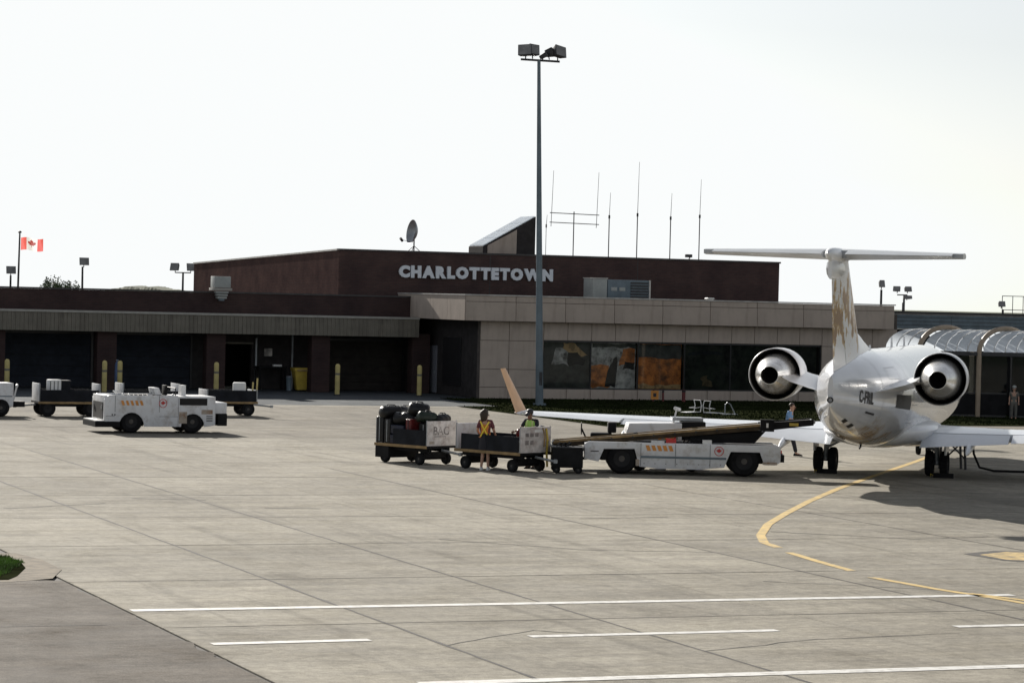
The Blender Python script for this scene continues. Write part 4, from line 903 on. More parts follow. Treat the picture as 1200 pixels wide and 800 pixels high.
bx('rust_patch', mt['rust'], TT, .60, .92, -.896, -.888, .36, .78); bx('rust_patch', mt['rust'], TT, 1.5, 1.95, -.897, -.889, .70, .86)
bx('front_bumper', mt['black'], TT, -2.72, -1.75, -.92, .92, .22, .42); bx('step_plate', mt['white'], TT, -2.70, -2.38, -.90, .90, .425, .455)
bx('grille', mt['soot'], TT, -2.385, -2.362, -.7, .7, .5, 1.1)
MB().box(2.07, 2.55, -.80, .80, .72, 1.12).build('rear_box', mt['white_gse'], TT, bevel=.02); MB().box(2.2, 2.56, -.82, .82, .28, .715).build('rear_bumper', mt['black'], TT)
MB().box(2.07, 2.2, -.5, .5, .3, .71).build('hitch', mt['white_gse'], TT)
for x_, r_ in ((-1.28, .49), (1.16, .46)): MB().prism(arch(x_, r_, .25), -.80, .80).build('wheel_well', mt['soot'], TT)
for x_ in (-1.28, 1.16):
    for y_ in (-.72, .72):
        w_ = wheel(TT, x_, y_, .385, .30); w_.scale = (1 / .85, 1, 1 / .92); w_.location.z = .385 / .92
for x_ in (-1.95, -.2): bx('panel_gap', mt['seam'], TT, x_, x_ + .014, -.906, -.899, .76, 1.34)
bx('panel_gap', mt['seam'], TT, -2.3, -1.95, -.906, -.899, .60, .612); bx('panel_gap', mt['seam'], TT, -.2, .55, -.906, -.899, .60, .612)
for k in range(4): bx('vent_slot', mt['soot'], TT, 1.70, 1.95, -.896, -.889, .44 + .06 * k, .465 + .06 * k)
for x_ in (-2.05, -1.95): MB().cyl((x_, -.90, .66), (x_, -.915, .66), .03, n=10).build('fuel_cap', mt['seam'], TT)
for y_ in (-.6, .6): MB().cyl((-2.36, y_, .92), (-2.41, y_, .92), .09, n=14).build('headlamp', mt['lamp_glass'], TT)
MB().tube([(.5, -.7, 1.33), (.5, -.7, 1.62), (.5, .5, 1.62), (.5, .5, 1.33)], .022, 6).build('grab_rail', mt['dark_metal'], TT)
MB().cyl((.2, -.45, .98), (.2, -.45, 1.02), .02).build('bolt', mt['seam'], TT)
stripes(TT, -1.72, 1.00, 5, .10, .17, -.905, .185); roundel(TT, -.05, 1.08, .16, -.905)
s = MB().box(-.25, .2, -.55, -.1, 1.25, 1.36).box(.12, .22, -.55, -.1, 1.362, 1.72).build('seat', mt['black'], TT, bevel=.03)
MB().prism([(-.32, 1.62), (-.1, 1.62), (0, 1.36), (-.25, 1.36)], -.5, .3).build('dashboard', mt['white_gse'], TT, bevel=.02); MB().cyl((-.3, -.1, 1.4), (-.12, -.1, 1.62), .02).build('steering_column', mt['steel'], TT)
bx('tool_box', mt['white'], TT, .82, 1.0, -.4, 0, 1.337, 1.72); MB().cyl((-1.75, -.6, 1.33), (-1.95, -.6, 1.50), .02).cyl((-1.95, -.6, 1.5), (-1.65, -.6, 1.46), .03).build('mirror', mt['white'], TT)
for k in range(5): MB().tube([(-1.3 + .18 * k, -.6, 1.31), (-1.2 + .18 * k, -.2, 1.36), (-1.3 + .18 * k, .3, 1.33)], .03, 6).build('hose', mt['black'], TT)
for x_ in (-1.6, -1.35, .4): MB().lathe([(.05, 1.33), (.05, 1.40), (.02, 1.42)], 10, 'z', (x_, -.7, 0)).build('marker_lamp', mt['white'], TT)

def cv(x): return .80 + (x + 3.55) * .106
BL = thing('belt_loader', 'white belt loader with raised conveyor reaching under the jet', 'belt loader', (4.75, 76.87, 0), 0)
ps = [(-2.69, .40), (-2.30, .33), (-2.16, .68), (-1.32, .70), (-1.18, .22), (-.9, .20), (-.7, .17), (.55, .17), (.7, .20), (1.15, .24), (1.32, .68), (2.12, .68), (2.25, .34), (2.55, .34), (2.69, .42), (2.69, .80), (2.6, .88), (-2.58, .88), (-2.69, .82)]
for y0, y1 in ((-.87, -.81), (.81, .87)): MB().prism(ps, y0, y1).build('side_panel', mt['white_gse'], BL, bevel=.012)
bx('side_rail', mt['hvac_blue'], BL, -1.15, 1.2, -.885, -.871, .46, .52)
MB().box(-2.66, 2.66, -.46, .46, .36, .84).build('chassis', mt['black'], BL); MB().box(-2.62, 2.62, -.80, .80, .76, .845).build('deck', mt['black'], BL)
for x0, x1 in ((-2.69, -2.62), (2.62, 2.69)): MB().box(x0, x1, -.80, .80, .42, .84).build('end_panel', mt['white_gse'], BL)
bx('rear_bumper', mt['black'], BL, 2.70, 2.80, -.8, .8, .42, .62); bx('tail_lamp', mt['red'], BL, 2.70, 2.74, -.7, -.55, .66, .74)
for x_ in (-1.72, 1.72): MB().prism([(x_ - .5, .36), (x_ - .43, .70), (x_ + .43, .70), (x_ + .5, .36)], -.66, .66).build('wheel_well', mt['soot'], BL)
for x_ in (-1.66, 1.70):
    for y_ in (-.68, .68): wheel(BL, x_, y_, .42, .34)
for x_ in (-1.15, -.2, .75): bx('panel_gap', mt['seam'], BL, x_, x_ + .012, -.877, -.871, .24, .86)
for k in range(8): MB().cyl((-1.05 + .3 * k, -.871, .31), (-1.05 + .3 * k, -.879, .31), .014, n=6).build('bolt', mt['seam'], BL)
bx('step', mt['dark_metal'], BL, -.9, -.45, -.95, -.872, .14, .17); bx('step', mt['dark_metal'], BL, .35, .75, -.95, -.872, .14, .17)
bx('headlamp', mt['lamp_glass'], BL, -2.715, -2.691, -.72, -.52, .60, .74); bx('chipped_edge', mt['rust'], BL, -1.28, -1.18, -.876, -.8705, .24, .42); bx('chipped_edge', mt['rust'], BL, 2.2, 2.6, -.876, -.8705, .35, .42)
bx('hatch', mt['seam'], BL, -2.52, -2.3, -.876, -.8705, .60, .63)
for k in range(9): MB().cyl((-3.1 + .58 * k, -.47, cv(-3.1 + .58 * k) - .03), (-3.1 + .58 * k, -.462, cv(-3.1 + .58 * k) - .03), .03, n=8).build('roller_cap', mt['dark_metal'], BL)
stripes(BL, -1.02, .66, 5, .10, .15, -.875, .155); roundel(BL, 1.0, .69, .13, -.875)
# conveyor

an = -math.atan(.106)
def slanted(x0, x1, y0, y1, za, zb): return MB().add([(x0, y0, cv(x0) + za), (x1, y0, cv(x1) + za), (x1, y0, cv(x1) + zb), (x0, y0, cv(x0) + zb), (x0, y1, cv(x0) + za), (x1, y1, cv(x1) + za), (x1, y1, cv(x1) + zb), (x0, y1, cv(x0) + zb)], [(0, 1, 2, 3), (4, 7, 6, 5), (0, 4, 5, 1), (1, 5, 6, 2), (2, 6, 7, 3), (3, 7, 4, 0)])
for y_ in (-.46, .42):
    slanted(-3.55, 2.15, y_, y_ + .04, -.13, -.022).build('conveyor_rail', mt['rail_brown'], BL); slanted(-3.56, 2.15, y_ - .006, y_ + .046, -.02, .045).build('rail_edge', mt['ochre'], BL)
for y_ in (-.455, .42): MB().add([(2.16, y_, cv(2.16) - .16), (3.62, y_, cv(3.62) - .12), (3.62, y_, cv(3.62) + .05), (2.16, y_, cv(2.16) + .06), (2.16, y_ + .035, cv(2.16) - .16), (3.62, y_ + .035, cv(3.62) - .12), (3.62, y_ + .035, cv(3.62) + .05), (2.16, y_ + .035, cv(2.16) + .06)], [(0, 1, 2, 3), (4, 7, 6, 5), (0, 4, 5, 1), (1, 5, 6, 2), (2, 6, 7, 3), (3, 7, 4, 0)]).build('boom_rail', mt['black'], BL)
MB().add([(-3.5, -.40, cv(-3.5) + .01), (3.6, -.40, cv(3.6) + .02), (3.6, .40, cv(3.6) + .02), (-3.5, .40, cv(-3.5) + .01), (-3.5, -.40, cv(-3.5) - .06), (3.6, -.40, cv(3.6) - .06), (3.6, .40, cv(3.6) - .06), (-3.5, .40, cv(-3.5) - .06)], [(0, 1, 2, 3), (7, 6, 5, 4), (0, 4, 5, 1), (1, 5, 6, 2), (2, 6, 7, 3), (3, 7, 4, 0)]).build('belt', mt['belt'], BL)
for x_ in (-3.53, 3.62): MB().cyl((x_, -.40, cv(x_) - .03), (x_, .40, cv(x_) - .03), .055, n=14).build('roller', mt['steel'], BL, smooth=40)
bx('boom_motor', mt['black'], BL, 2.14, 2.52, -.62, -.47, 1.25, 1.58); bx('stencil', mt['white'], BL, 2.30, 2.36, -.626, -.621, 1.36, 1.48)
MB().prism([(.3, .9), (2.0, .9), (2.3, 1.24), (.2, 1.06)], -.40, -.34).prism([(.3, .9), (2.0, .9), (2.3, 1.24), (.2, 1.06)], .34, .40).build('lift_arm', mt['black'], BL)
MB().cyl((-2.2, -.3, .85), (-1.2, -.3, 1.05), .06).cyl((-2.2, .3, .85), (-1.2, .3, 1.05), .06).build('lift_ram', mt['black'], BL)
MB().box(-2.5, -1.9, .42, .85, .86, 1.06).box(-2.02, -1.78, .42, .85, 1.062, 1.36).build('seat', mt['black'], BL, bevel=.04)
MB().tube([(-2.75 + .0 * k, .62 + .16 * math.cos(k * math.pi / 6), 1.16 + .16 * math.sin(k * math.pi / 6)) for k in range(13)], .016, 6).build('steering_wheel', mt['black'], BL); MB().cyl((-2.6, .62, .86), (-2.75, .62, 1.16), .025).build('steering_column', mt['black'], BL)
bx('control_box', mt['red'], BL, -.45, -.18, -.80, -.6, .88, 1.0); bx('instrument_box', mt['white'], BL, -.86, -.5, -.78, -.6, .87, .93); bx('battery_box', mt['white'], BL, .55, .8, -.78, -.6, .87, .98)
for k in range(4): MB().tube([(.0 + .1 * k, -.7, .88), (.1 + .12 * k, -.66, 1.0), (.35 + .1 * k, -.7, .89)], .022, 6).build('hose', mt['black'], BL)
bx('data_plate', mt['yellow'], BL, 2.95, 3.2, -.458, -.4555, cv(3) - .08, cv(3) - .0)

BT = thing('baggage_tractor', 'white baggage tractor with black seat parked behind the belt loader', 'tractor', (4.42, 78.28, 0), R(3)); BT.scale = (.92, .78, 1.13)
MB().prism([(-1.28, .32), (-1.28, .95), (-1.2, 1.17), (.42, 1.20), (.42, .32)], -.62, .62).build('hood', mt['white_gse'], BT, bevel=.03)
MB().box(.44, 1.18, -.62, .62, .35, .72).build('platform', mt['black'], BT); MB().box(.44, 1.15, -.60, .55, .722, 1.24).build('seat_box', mt['black'], BT, bevel=.03)
bx('tray', mt['steel'], BT, .15, 1.1, -.3, .5, 1.25, 1.33); MB().cyl((.2, -.1, 1.2), (.3, -.1, 1.55), .025).cyl((.22, -.25, 1.56), (.4, .05, 1.52), .045).build('steering_wheel', mt['white'], BT)
bx('hood_band', mt['fascia_cap'], BT, -1.0, .3, -.628, -.621, .72, .95); stripes(BT, -.35, .78, 3, .10, .14, -.63, .2); roundel(BT, -.85, .86, .08, -.63); bx('leaf_stripe', mt['red'], BT, .18, .24, -.636, -.63, .7, 1.05)
for x_ in (-.85, .75):
    for y_ in (-.55, .55): wheel(BT, x_, y_, .28, .2)

# ------------------------------------------------------------------ baggage carts and what they carry
def cart(label, loc, rz, Lc=2.1, Wc=1.25, side=True, board='white_gse', low=False, group='baggage carts on the apron', wr=.20, bh=.66, near=-1.0):
    t = thing('baggage_cart', label, 'cart', loc, rz, group); h = Lc / 2; w = Wc / 2
    MB().box(-h, h, -w, w, .48, .54).build('deck', mt['black'], t)
    MB().box(-h - .01, h + .01, -w - .02, -w - .001, .47, .55).box(-h - .01, h + .01, w + .001, w + .02, .47, .55).build('edge_rail', mt['ochre'], t)
    MB().box(-h + .1, h - .1, -w + .2, -w + .3, .36, .479).box(-h + .1, h - .1, w - .3, w - .2, .36, .479).build('frame', mt['black'], t)
    for x_ in (-h + .35, h - .35):
        MB().cyl((x_, -w + .05, wr), (x_, w - .05, wr), .03).build('axle', mt['black'], t)
        MB().box(x_ - .08, x_ + .08, -w + .18, w - .18, wr + .03, .36).build('bogie', mt['black'], t)
        for y_ in (-w + .09, w - .09): wheel(t, x_, y_, wr, .13, 18)
    for x_, nm in ((-h + .03, 'end_board'), (h - .03, 'end_board')):
        e = MB().box(x_ - .025, x_ + .025, -w + .02, w - .02, .545, .545 + bh).build(nm, mt[board], t, bevel=.008)
        for y_ in (-w + .03, w - .03): MB().cyl((x_, y_, .5), (x_, y_, .56 + bh), .022, n=8).build('stake', mt['steel'], e)
    if side:
        for y_ in (-w + .0, w - .0): MB().box(-h + .06 if y_ > 0 else max(-h + .06, near), h - .06, y_ - .015, y_ + .015, .545, .98).build('side_panel', mt['navy'], t)
    MB().cyl((h, 0, .42), (h + .75, 0, .34), .035).cyl((h + .75, 0, .30), (h + .75, 0, .40), .06).build('tow_bar', mt['steel'], t)
    return t
D1 = math.atan2(-.69, .72)
cdir = Vector((.722, -.692, 0)); cnor = Vector((.692, .722, 0))
c1p = Vector((-1.90, 78.05, 0)) - cdir * 1.05; c2p = Vector((.72, 75.75, 0)) - cdir * 1.25
cart1 = cart('rear baggage cart heaped with dark bags behind a scrawled pale board', c1p, D1, 2.1, 1.22, True, bh=.70, near=-.3, wr=.17)
MB().box(-1.04, -.5, -.60, .60, .14, .465).build('tool_locker', mt['black'], cart1)
cart2 = cart('half empty baggage cart with black sides beside the woman in the vest', c2p, D1, 2.5, 1.25, True, bh=.70, wr=.18)
mt['marker'] = M('marker_ink', (.24, .21, .20), .8, var=.3, dirt=1.0, dirtc=(.5, .47, .45), dscale=7); mt['board_worn'] = M('worn_board', (.60, .56, .54), .7, var=.15, scale=5, dirt=.8, dirtc=(.34, .27, .24), dscale=4.5)
def lettering(par, txt, m, size, mat, name='lettering'):
    cu = bpy.data.curves.new('txt', 'FONT'); cu.body = txt; cu.size = size; cu.extrude = .002; cu.offset = .004; cu.align_x = 'CENTER'
    o = bpy.data.objects.new('txt', cu); col.objects.link(o); bpy.context.view_layer.update()
    me = bpy.data.meshes.new_from_object(o.evaluated_get(bpy.context.evaluated_depsgraph_get())); bpy.data.objects.remove(o); bpy.data.curves.remove(cu)
    me.transform(m); me.name = name; me.materials.clear(); me.materials.append(mat); return obj(name, me, None, par)
face = lambda x_, y_, z_: Matrix.Translation((x_, y_, z_)) @ Matrix.Rotation(R(90), 4, 'Z') @ Matrix.Rotation(R(90), 4, 'X')
eb1 = [o for o in cart1.children if o.name.startswith('end_board')][-1]; eb2 = [o for o in cart2.children if o.name.startswith('end_board')][-1]
eb1.data.materials[0] = mt['board_worn']; eb2.data.materials[0] = mt['board_worn']
lettering(eb1, 'BAG', face(1.051, -.04, .86), .33, mt['marker'], 'scrawl')
bx('scuff', mt['rust'], eb1, 1.047, 1.0495, -.5, -.3, .6, .68); bx('scuff', mt['marker'], eb1, 1.047, 1.0495, -.3, .15, .80, .82)
for k in range(5): bx('notice', mt['marker'], eb2, 1.247, 1.2495, -.42 + .19 * (k % 3), -.28 + .19 * (k % 3), .98 - .22 * (k // 3), 1.08 - .2 * (k // 3))
bx('notice', mt['white'], eb2, 1.247, 1.2498, -.05, .3, 1.10, 1.17)
MB().tube([(1.27, .38, 1.2), (1.31, .40, .9), (1.28, .41, .5), (1.3, .42, .15)], .03, 6).build('strap', mt['yellow'], cart2)
MB().tube([(1.27, .25, 1.22), (1.32, .28, 1.0), (1.28, .3, .7)], .02, 6).build('strap', mt['ochre'], cart2)

def suit_mesh(l, w, h, soft):
    b_ = MB().box(-l/2, l/2, -w/2, w/2, -h/2, h/2)
    return b_.mesh('shell', bevel=min(l, w, h) * (.34 if soft else .16), seg=3)
BC = dict(black=(.018, .018, .02), charcoal=(.045, .045, .05), navy=(.02, .025, .06), grey=(.16, .16, .17), red=(.22, .02, .02), brown=(.08, .045, .025), silver=(.34, .35, .37), green=(.03, .05, .035))
for k_, c_ in BC.items(): mt['bag_' + k_] = M('bag_' + k_, tuple(x * .5 for x in c_), .42, spec=.35, var=.25, scale=8, bump=.3, bscale=90)
def bag(cart_o, kind, colr, lx, ly, lz, dims, rot, label, group):
    m = Matrix.Translation(cart_o.location) @ Matrix.Rotation(cart_o.rotation_euler.z, 4, 'Z') @ Matrix.Translation((lx, ly, lz)) @ Matrix.Rotation(rot[2], 4, 'Z') @ Matrix.Rotation(rot[1], 4, 'Y') @ Matrix.Rotation(rot[0], 4, 'X')
    t = thing('suitcase' if kind == 's' else 'duffel_bag', label, 'suitcase' if kind == 's' else 'bag', (0, 0, 0), 0, group); t.matrix_world = m
    l, w, h = dims; mat = mt['bag_' + colr]
    if kind == 's':
        obj('shell', suit_mesh(l, w, h, False), mat, t)
        MB().tube([(l/2 - .01, -.08, 0), (l/2 + .035, -.07, 0), (l/2 + .035, .07, 0), (l/2 - .01, .08, 0)], .012, 6).build('handle', mt['dark_metal'], t)
        MB().box(-l/2 + .04, l/2 - .04, -w/2 - .006, w/2 + .006, -.012, .012).build('zip', mt['steel'] if colr in ('black', 'charcoal') else mt['dark_metal'], t)
        for y_ in (-w*.38, w*.38): MB().cyl((-l/2 - .02, y_, -h*.35), (-l/2 - .02, y_ + .03, -h*.35), .03, n=10).build('castor', mt['dark_metal'], t)
        bx('tag', mt['white'], t, l/2 - .02, l/2 + .05, .10, .14, h*.2, h*.2 + .004)
    else:
        b_ = MB().lathe([(.01, -l/2), (w*.32, -l/2 + .01), (w*.47, -l*.42), (w*.51, -l*.3), (w*.52, -l*.2), (w*.50, -l*.1), (w*.53, 0), (w*.53, l*.1), (w*.50, l*.2), (w*.51, l*.3), (w*.48, l*.40), (w*.32, l/2 - .01), (.01, l/2)], 20, 'x')
        b_.v = [(x, y, max(-h*.42, z * h / w * 1.0) + .045 * noise.noise((x*7, y*9, lz*13)) + .02 * noise.noise((x*17, y*19, lz*5))) for x, y, z in b_.v]; b_.build('shell', mat, t, smooth=60)
        for y_ in (-w*.2, w*.2): MB().tube([(-l*.2, y_, h*.40), (-l*.12, y_*.6, h*.62), (l*.12, y_*.6, h*.62), (l*.2, y_, h*.40)], .014, 6).build('handle', mt['dark_metal'], t)
        MB().box(-l*.38, l*.38, -.01, .01, h*.46, h*.535).build('zip', mt['steel'], t)
G1 = 'bags heaped on the rear baggage cart'
up = R(-90)
for spec in [
    ('s', 'black', -.90, -.40, .93, (.74, .42, .26), (0, up, .1), 'black upright suitcase at the rear near corner of the loaded cart'),
    ('s', 'charcoal', -.90, .05, .91, (.70, .44, .27), (0, up, -.08), 'charcoal upright suitcase in the middle of the rear row of the loaded cart'),
    ('s', 'navy', -.89, .42, .88, (.66, .34, .25), (0, up, .05), 'navy upright suitcase at the rear far corner of the loaded cart'),
    ('s', 'black', -.58, -.38, .90, (.70, .42, .25), (0, up, -.06), 'black upright suitcase with steel zip, second from the rear on the near side'),
    ('s', 'brown', -.57, .12, .88, (.66, .44, .26), (0, up, .04), 'brown upright suitcase wedged in the second row of the loaded cart'),
    ('s', 'navy', -.20, -.30, .68, (.52, .62, .25), (0, 0, .08), 'navy suitcase lying flat at the bottom behind the dark side panel'),
    ('s', 'charcoal', -.20, .30, .68, (.5, .55, .25), (0, 0, -.1), 'charcoal suitcase lying flat at the bottom on the far side'),
    ('s', 'navy', -.18, -.28, .95, (.55, .62, .26), (0, .03, -.05), 'navy suitcase on the second layer facing the near side'),
    ('s', 'red', .24, -.36, .92, (.70, .40, .22), (0, up, 0), 'dark red suitcase standing just behind the scrawled board'),
    ('s', 'black', .50, -.05, .86, (.6, .5, .3), (0, up, .3), 'black suitcase standing against the inside of the scrawled board'),
    ('s', 'charcoal', .75, .30, .84, (.56, .44, .3), (0, up, .1), 'charcoal suitcase at the front far corner behind the scrawled board'),
    ('d', 'black', -.72, -.32, 1.42, (.7, .38, .34), (0, 0, 1.35), 'black duffel thrown on top at the rear of the heap'),
    ('d', 'charcoal', -.70, .22, 1.40, (.68, .36, .33), (0, .1, 1.9), 'charcoal duffel on top at the rear far side of the heap'),
    ('d', 'black', -.22, -.26, 1.26, (.66, .4, .36), (0, -.05, .4), 'plump black duffel on top in the middle of the heap'),
    ('d', 'navy', -.12, .26, 1.22, (.7, .36, .34), (0, 0, -.3), 'navy duffel on top at the far side of the heap'),
    ('d', 'black', .10, -.02, 1.50, (.62, .42, .40), (0, .12, .9), 'highest black duffel crowning the heap of bags'),
    ('d', 'green', .62, -.20, 1.32, (.6, .34, .32), (0, .1, 1.3), 'dark green duffel lying above the scrawled board'),
    ('d', 'black', .78, .25, 1.27, (.55, .34, .3), (0, 0, 1.8), 'small black duffel at the front right of the heap'),
    ('s', 'grey', -.42, -.02, 1.30, (.5, .36, .2), (.2, -.2, .5), 'grey cabin case tilted among the duffels on the heap'),
    ]: bag(cart1, *spec, G1)
G2 = 'bags on the half empty cart'
bag(cart2, 's', 'brown', .35, .10, .68, (.6, .45, .25), (0, 0, .3), 'brown suitcase lying flat in the half empty cart', G2)
bag(cart2, 'd', 'red', .55, .25, 1.02, (.42, .26, .26), (0, 0, .5), 'small dark red bag beside the man in the green vest', G2)
bag(cart2, 'd', 'black', .92, .35, 1.05, (.6, .3, .3), (0, -.4, .8), 'black bag being lifted by the man in the green vest', G2)

# low black equipment cart under the foot of the conveyor
EC = thing('equipment_cart', 'low black boxy equipment cart under the foot of the conveyor', 'cart', (1.58, 76.1, 0), R(2))
MB().box(-.42, .42, -.5, .5, .16, .70).build('body', mt['black'], EC, bevel=.02); MB().box(-.44, .44, -.52, .52, .702, .73).build('lid', mt['dark_metal'], EC)
for x_ in (-.3, .3):
    for y_ in (-.42, .42): wheel(EC, x_, y_, .11, .07, 14)
MB().cyl((.42, 0, .4), (.62, 0, .42), .04).build('coupler', mt['black'], EC); MB().tube([(-.42, -.2, .7), (-.5, -.2, .84), (-.5, .2, .84), (-.42, .2, .7)], .02, 6).build('handle', mt['steel'], EC)
for k in range(3): MB().tube([(-.3 + .12 * k, -.4, .75), (-.2 + .15 * k, -.1, .82), (-.1 + .1 * k, .3, .76)], .025, 6).build('hose', mt['black'], EC)

# carts and tractor parked at the far left
def gpos(p, q): return W(p, q, 0)
cL = cart('empty dark baggage cart with white end boards left of the tow tractor', (-16.45, 102.6, 0), GA + math.pi, 2.3, 1.3, True, wr=.3, bh=.66)
MB().box(-.1, .25, -.35, .3, .56, 1.32).build('load', mt['navy'], cL)
cM = cart('dark baggage cart mostly hidden behind the tow tractor', (-13.6, 103.8, 0), GA + math.pi, 2.2, 1.3, True, wr=.26, bh=.70)
cR = cart('dark baggage cart with pale stakes right of the tow tractor', (-10.85, 106.4, 0), GA, 2.0, 1.3, True, wr=.26, bh=.45)
for x_, z_ in ((.95, 1.45), (.78, 1.3)): MB().cyl((x_, -.6, .5), (x_ + .04, -.6, z_), .03).build('yellow_stake', mt['bollard'], cR)
t = thing('cargo_bundle', 'white wrapped bundle on the dark cart left of the tow tractor', 'bundle', (-16.85, 102.3, .99), GA + .2)
MB().box(-.24, .22, -.2, .2, -.44, .36).build('wrap', mt['white'], t, bevel=.05)
for k in range(3): MB().box(-.25 + .15 * k, -.22 + .15 * k, -.206, -.2, -.3, .3).build('band', mt['ink'], t)
t = thing('cargo_bundle', 'small white bundle on the dark cart right of the tow tractor', 'bundle', (-10.35, 106.2, .66), GA - .3)
MB().box(-.3, .2, -.2, .2, -.11, .62).build('wrap', mt['white'], t, bevel=.07); MB().box(-.306, .206, -.206, .206, .2, .25).build('band', mt['ink'], t)
FT = thing('baggage_tractor', 'white baggage tractor cut off by the left edge of the picture', 'tractor', (-19.55, 101.1, 0), GA)
MB().prism([(-1.3, .3), (-1.3, 1.0), (-1.2, 1.2), (1.3, 1.22), (1.3, .38), (1.15, .3)], -.65, .65).build('hood', mt['white_gse'], FT, bevel=.03)
bx('panel_line', mt['hvac_blue'], FT, -1.2, 1.25, -.658, -.651, .72, .76); MB().box(1.31, 1.75, -.5, .5, .35, .55).build('hitch', mt['black'], FT); MB().cyl((1.42, 0, .55), (1.55, 0, 1.1), .03).cyl((1.5, -.2, 1.1), (1.6, .25, 1.12), .05).build('steering_wheel', mt['white'], FT)
for x_ in (-.9, .85):
    for y_ in (-.58, .58): wheel(FT, x_, y_, .32, .22)

# ------------------------------------------------------------------ bollards, bins, posts and small kit by the building
bol = None
for p, lab in [(-21.78, 'yellow bollard nearest the left edge of the picture'), (-17.33, 'left of the two close yellow bollards by the second column'), (-16.62, 'right of the two close yellow bollards by the second column'),
               (-12.08, 'yellow bollard just right of the tow tractor by the third column'), (-6.21, 'yellow bollard standing alone in front of the brown bay door'), (-2.13, 'dull bollard at the inner corner of the baggage hall')]:
    if bol is None:
        bol = thing('bollard', lab, 'bollard', (0, 0, 0), 0, 'bollards along the baggage hall'); o = bol
        MB().lathe([(.115, 0), (.115, 1.36), (.10, 1.43), (.05, 1.47), (.01, 1.48)], 16).build('post', mt['bollard'], o, smooth=40); MB().lathe([(.16, 0), (.16, .04), (.118, .05)], 16).build('collar', mt['dark_metal'], o); MB().lathe([(.118, .95), (.118, 1.05)], 16, caps=False).build('band', mt['fascia'], o)
    else: o = copy_tree(bol)
    o.location = W(p, 2.4, 0); o['label'] = lab
bn = thing('waste_bin', 'tall tapered yellow waste bin between the columns', 'bin', W(-6.52, 7.3, 0), GA)
rg = [[(sx * w_, sy * w_ * .9, z_) for sx, sy in ((-1, -1), (1, -1), (1, 1), (-1, 1))] for z_, w_ in ((.06, .24), (.95, .38), (1.02, .42), (1.1, .42))]
MB().loft(rg).build('body', mt['yellow'], bn, bevel=.02); MB().box(-.44, .44, -.4, .4, 1.102, 1.14).build('lid', mt['yellow'], bn, bevel=.02)
for x_ in (-.2, .2): wheel(bn, x_, .2, .07, .05, 12)
MB().box(-.3, .3, -.415, -.385, .98, 1.05).build('rim', mt['ochre'], bn)
bn = thing('waste_bin', 'small grey bin left of the yellow waste bin', 'bin', W(-7.14, 7.2, 0), GA)
MB().loft([[(r * math.cos(k * .5236), r * math.sin(k * .5236), z_) for k in range(12)] for z_, r in ((.02, .12), (.62, .145), (.65, .155), (.68, .155))]).build('body', mt['hvac_blue'], bn, smooth=40); MB().lathe([(.16, .682), (.12, .73), (.02, .74)], 12).build('lid', mt['grey_door'], bn)
cb = thing('work_bench', 'dark workbench with a white tray against the hall wall', 'bench', W(-7.6, 8.8, 0), GA)
MB().box(-.7, .7, -.4, .4, 1.08, 1.14).build('top', mt['black'], cb)
for x_ in (-.64, .64):
    for y_ in (-.34, .34): MB().box(x_ - .04, x_ + .04, y_ - .04, y_ + .04, 0, 1.079).build('leg', mt['black'], cb)
MB().box(.02, .46, -.38, -.1, 1.142, 1.24).build('tray', mt['white'], cb, bevel=.02)
dr = thing('gas_cylinder', 'slim blue gas cylinder standing behind the tow tractor', 'cylinder', W(-16.1, 5.2, 0), GA)
MB().lathe([(.11, 0), (.11, 1.2), (.07, 1.32), (.03, 1.36), (.03, 1.45)], 14).build('body', M('cylinder_blue', (.06, .10, .2), .5), dr, smooth=40); MB().cyl((-.05, 0, 1.42), (.05, 0, 1.42), .03).build('valve', mt['steel'], dr)
for p, lab, h in [(8.28, 'left of three red marker posts in front of the display window', .95), (8.77, 'middle of three red marker posts in front of the display window', .9), (9.85, 'thickest red marker post in front of the display window', .95)]:
    t = thing('marker_post', lab, 'post', W(p, -1.6, 0), GA, 'red marker posts'); w_ = .05 if p < 9 else .085
    MB().cyl((0, 0, 0), (0, 0, h * .62), w_, n=10).build('post', M('post_red', (.16, .035, .035), .7), t); MB().cyl((0, 0, h * .5), (0, 0, h * .6), w_ + .006, n=10).build('band', mt['dark_metal'], t)
t = thing('warning_sign', 'small orange square sign on a stake near the red posts', 'sign', W(8.05, -2.2, 0), GA)
MB().cyl((0, 0, 0), (0, 0, .5), .025, n=8).build('stake', mt['dark_metal'], t); MB().box(-.2, .2, -.04, -.026, .14, .56).build('board', mt['orange_stripe'], t); MB().box(-.08, .08, -.046, -.041, .26, .44).build('symbol', mt['ink'], t)
def trolley(p, q, rz, lab):
    t = thing('luggage_trolley', lab, 'trolley', W(p, q, .02), GA + rz, 'luggage trolleys left on the grass')
    MB().tube([(-.5, -.25, .12), (.45, -.25, .16), (.5, -.25, .62), (.42, -.25, .95), (.42, .25, .95), (.5, .25, .62), (.45, .25, .16), (-.5, .25, .12), (-.5, -.25, .12)], .028, 8).build('frame', mt['white'], t)
    MB().tube([(.5, -.25, .5), (.1, -.25, .42), (.1, .25, .42), (.5, .25, .5)], .022, 6).build('basket', mt['white'], t)
    for k in range(5): MB().cyl((-.4 + .18 * k, -.24, .14), (-.4 + .18 * k, .24, .14), .014, n=6).build('slat', mt['steel'], t)
    for x_, y_ in ((-.4, 0), (.4, -.22), (.4, .22)): wheel(t, x_, y_, .07, .04, 12)
    t.scale = (.8, .8, .62)
trolley(4.05, -14.9, .3, 'left one of the two white tubular luggage trolleys behind the conveyor'); trolley(4.75, -15.6, .3 + math.pi, 'right one of the two white tubular luggage trolleys behind the conveyor')
t = thing('hose_stand', 'thin bent pale pipe stand left of the port engine', 'stand', W(5.6, -15.3, .02), GA)
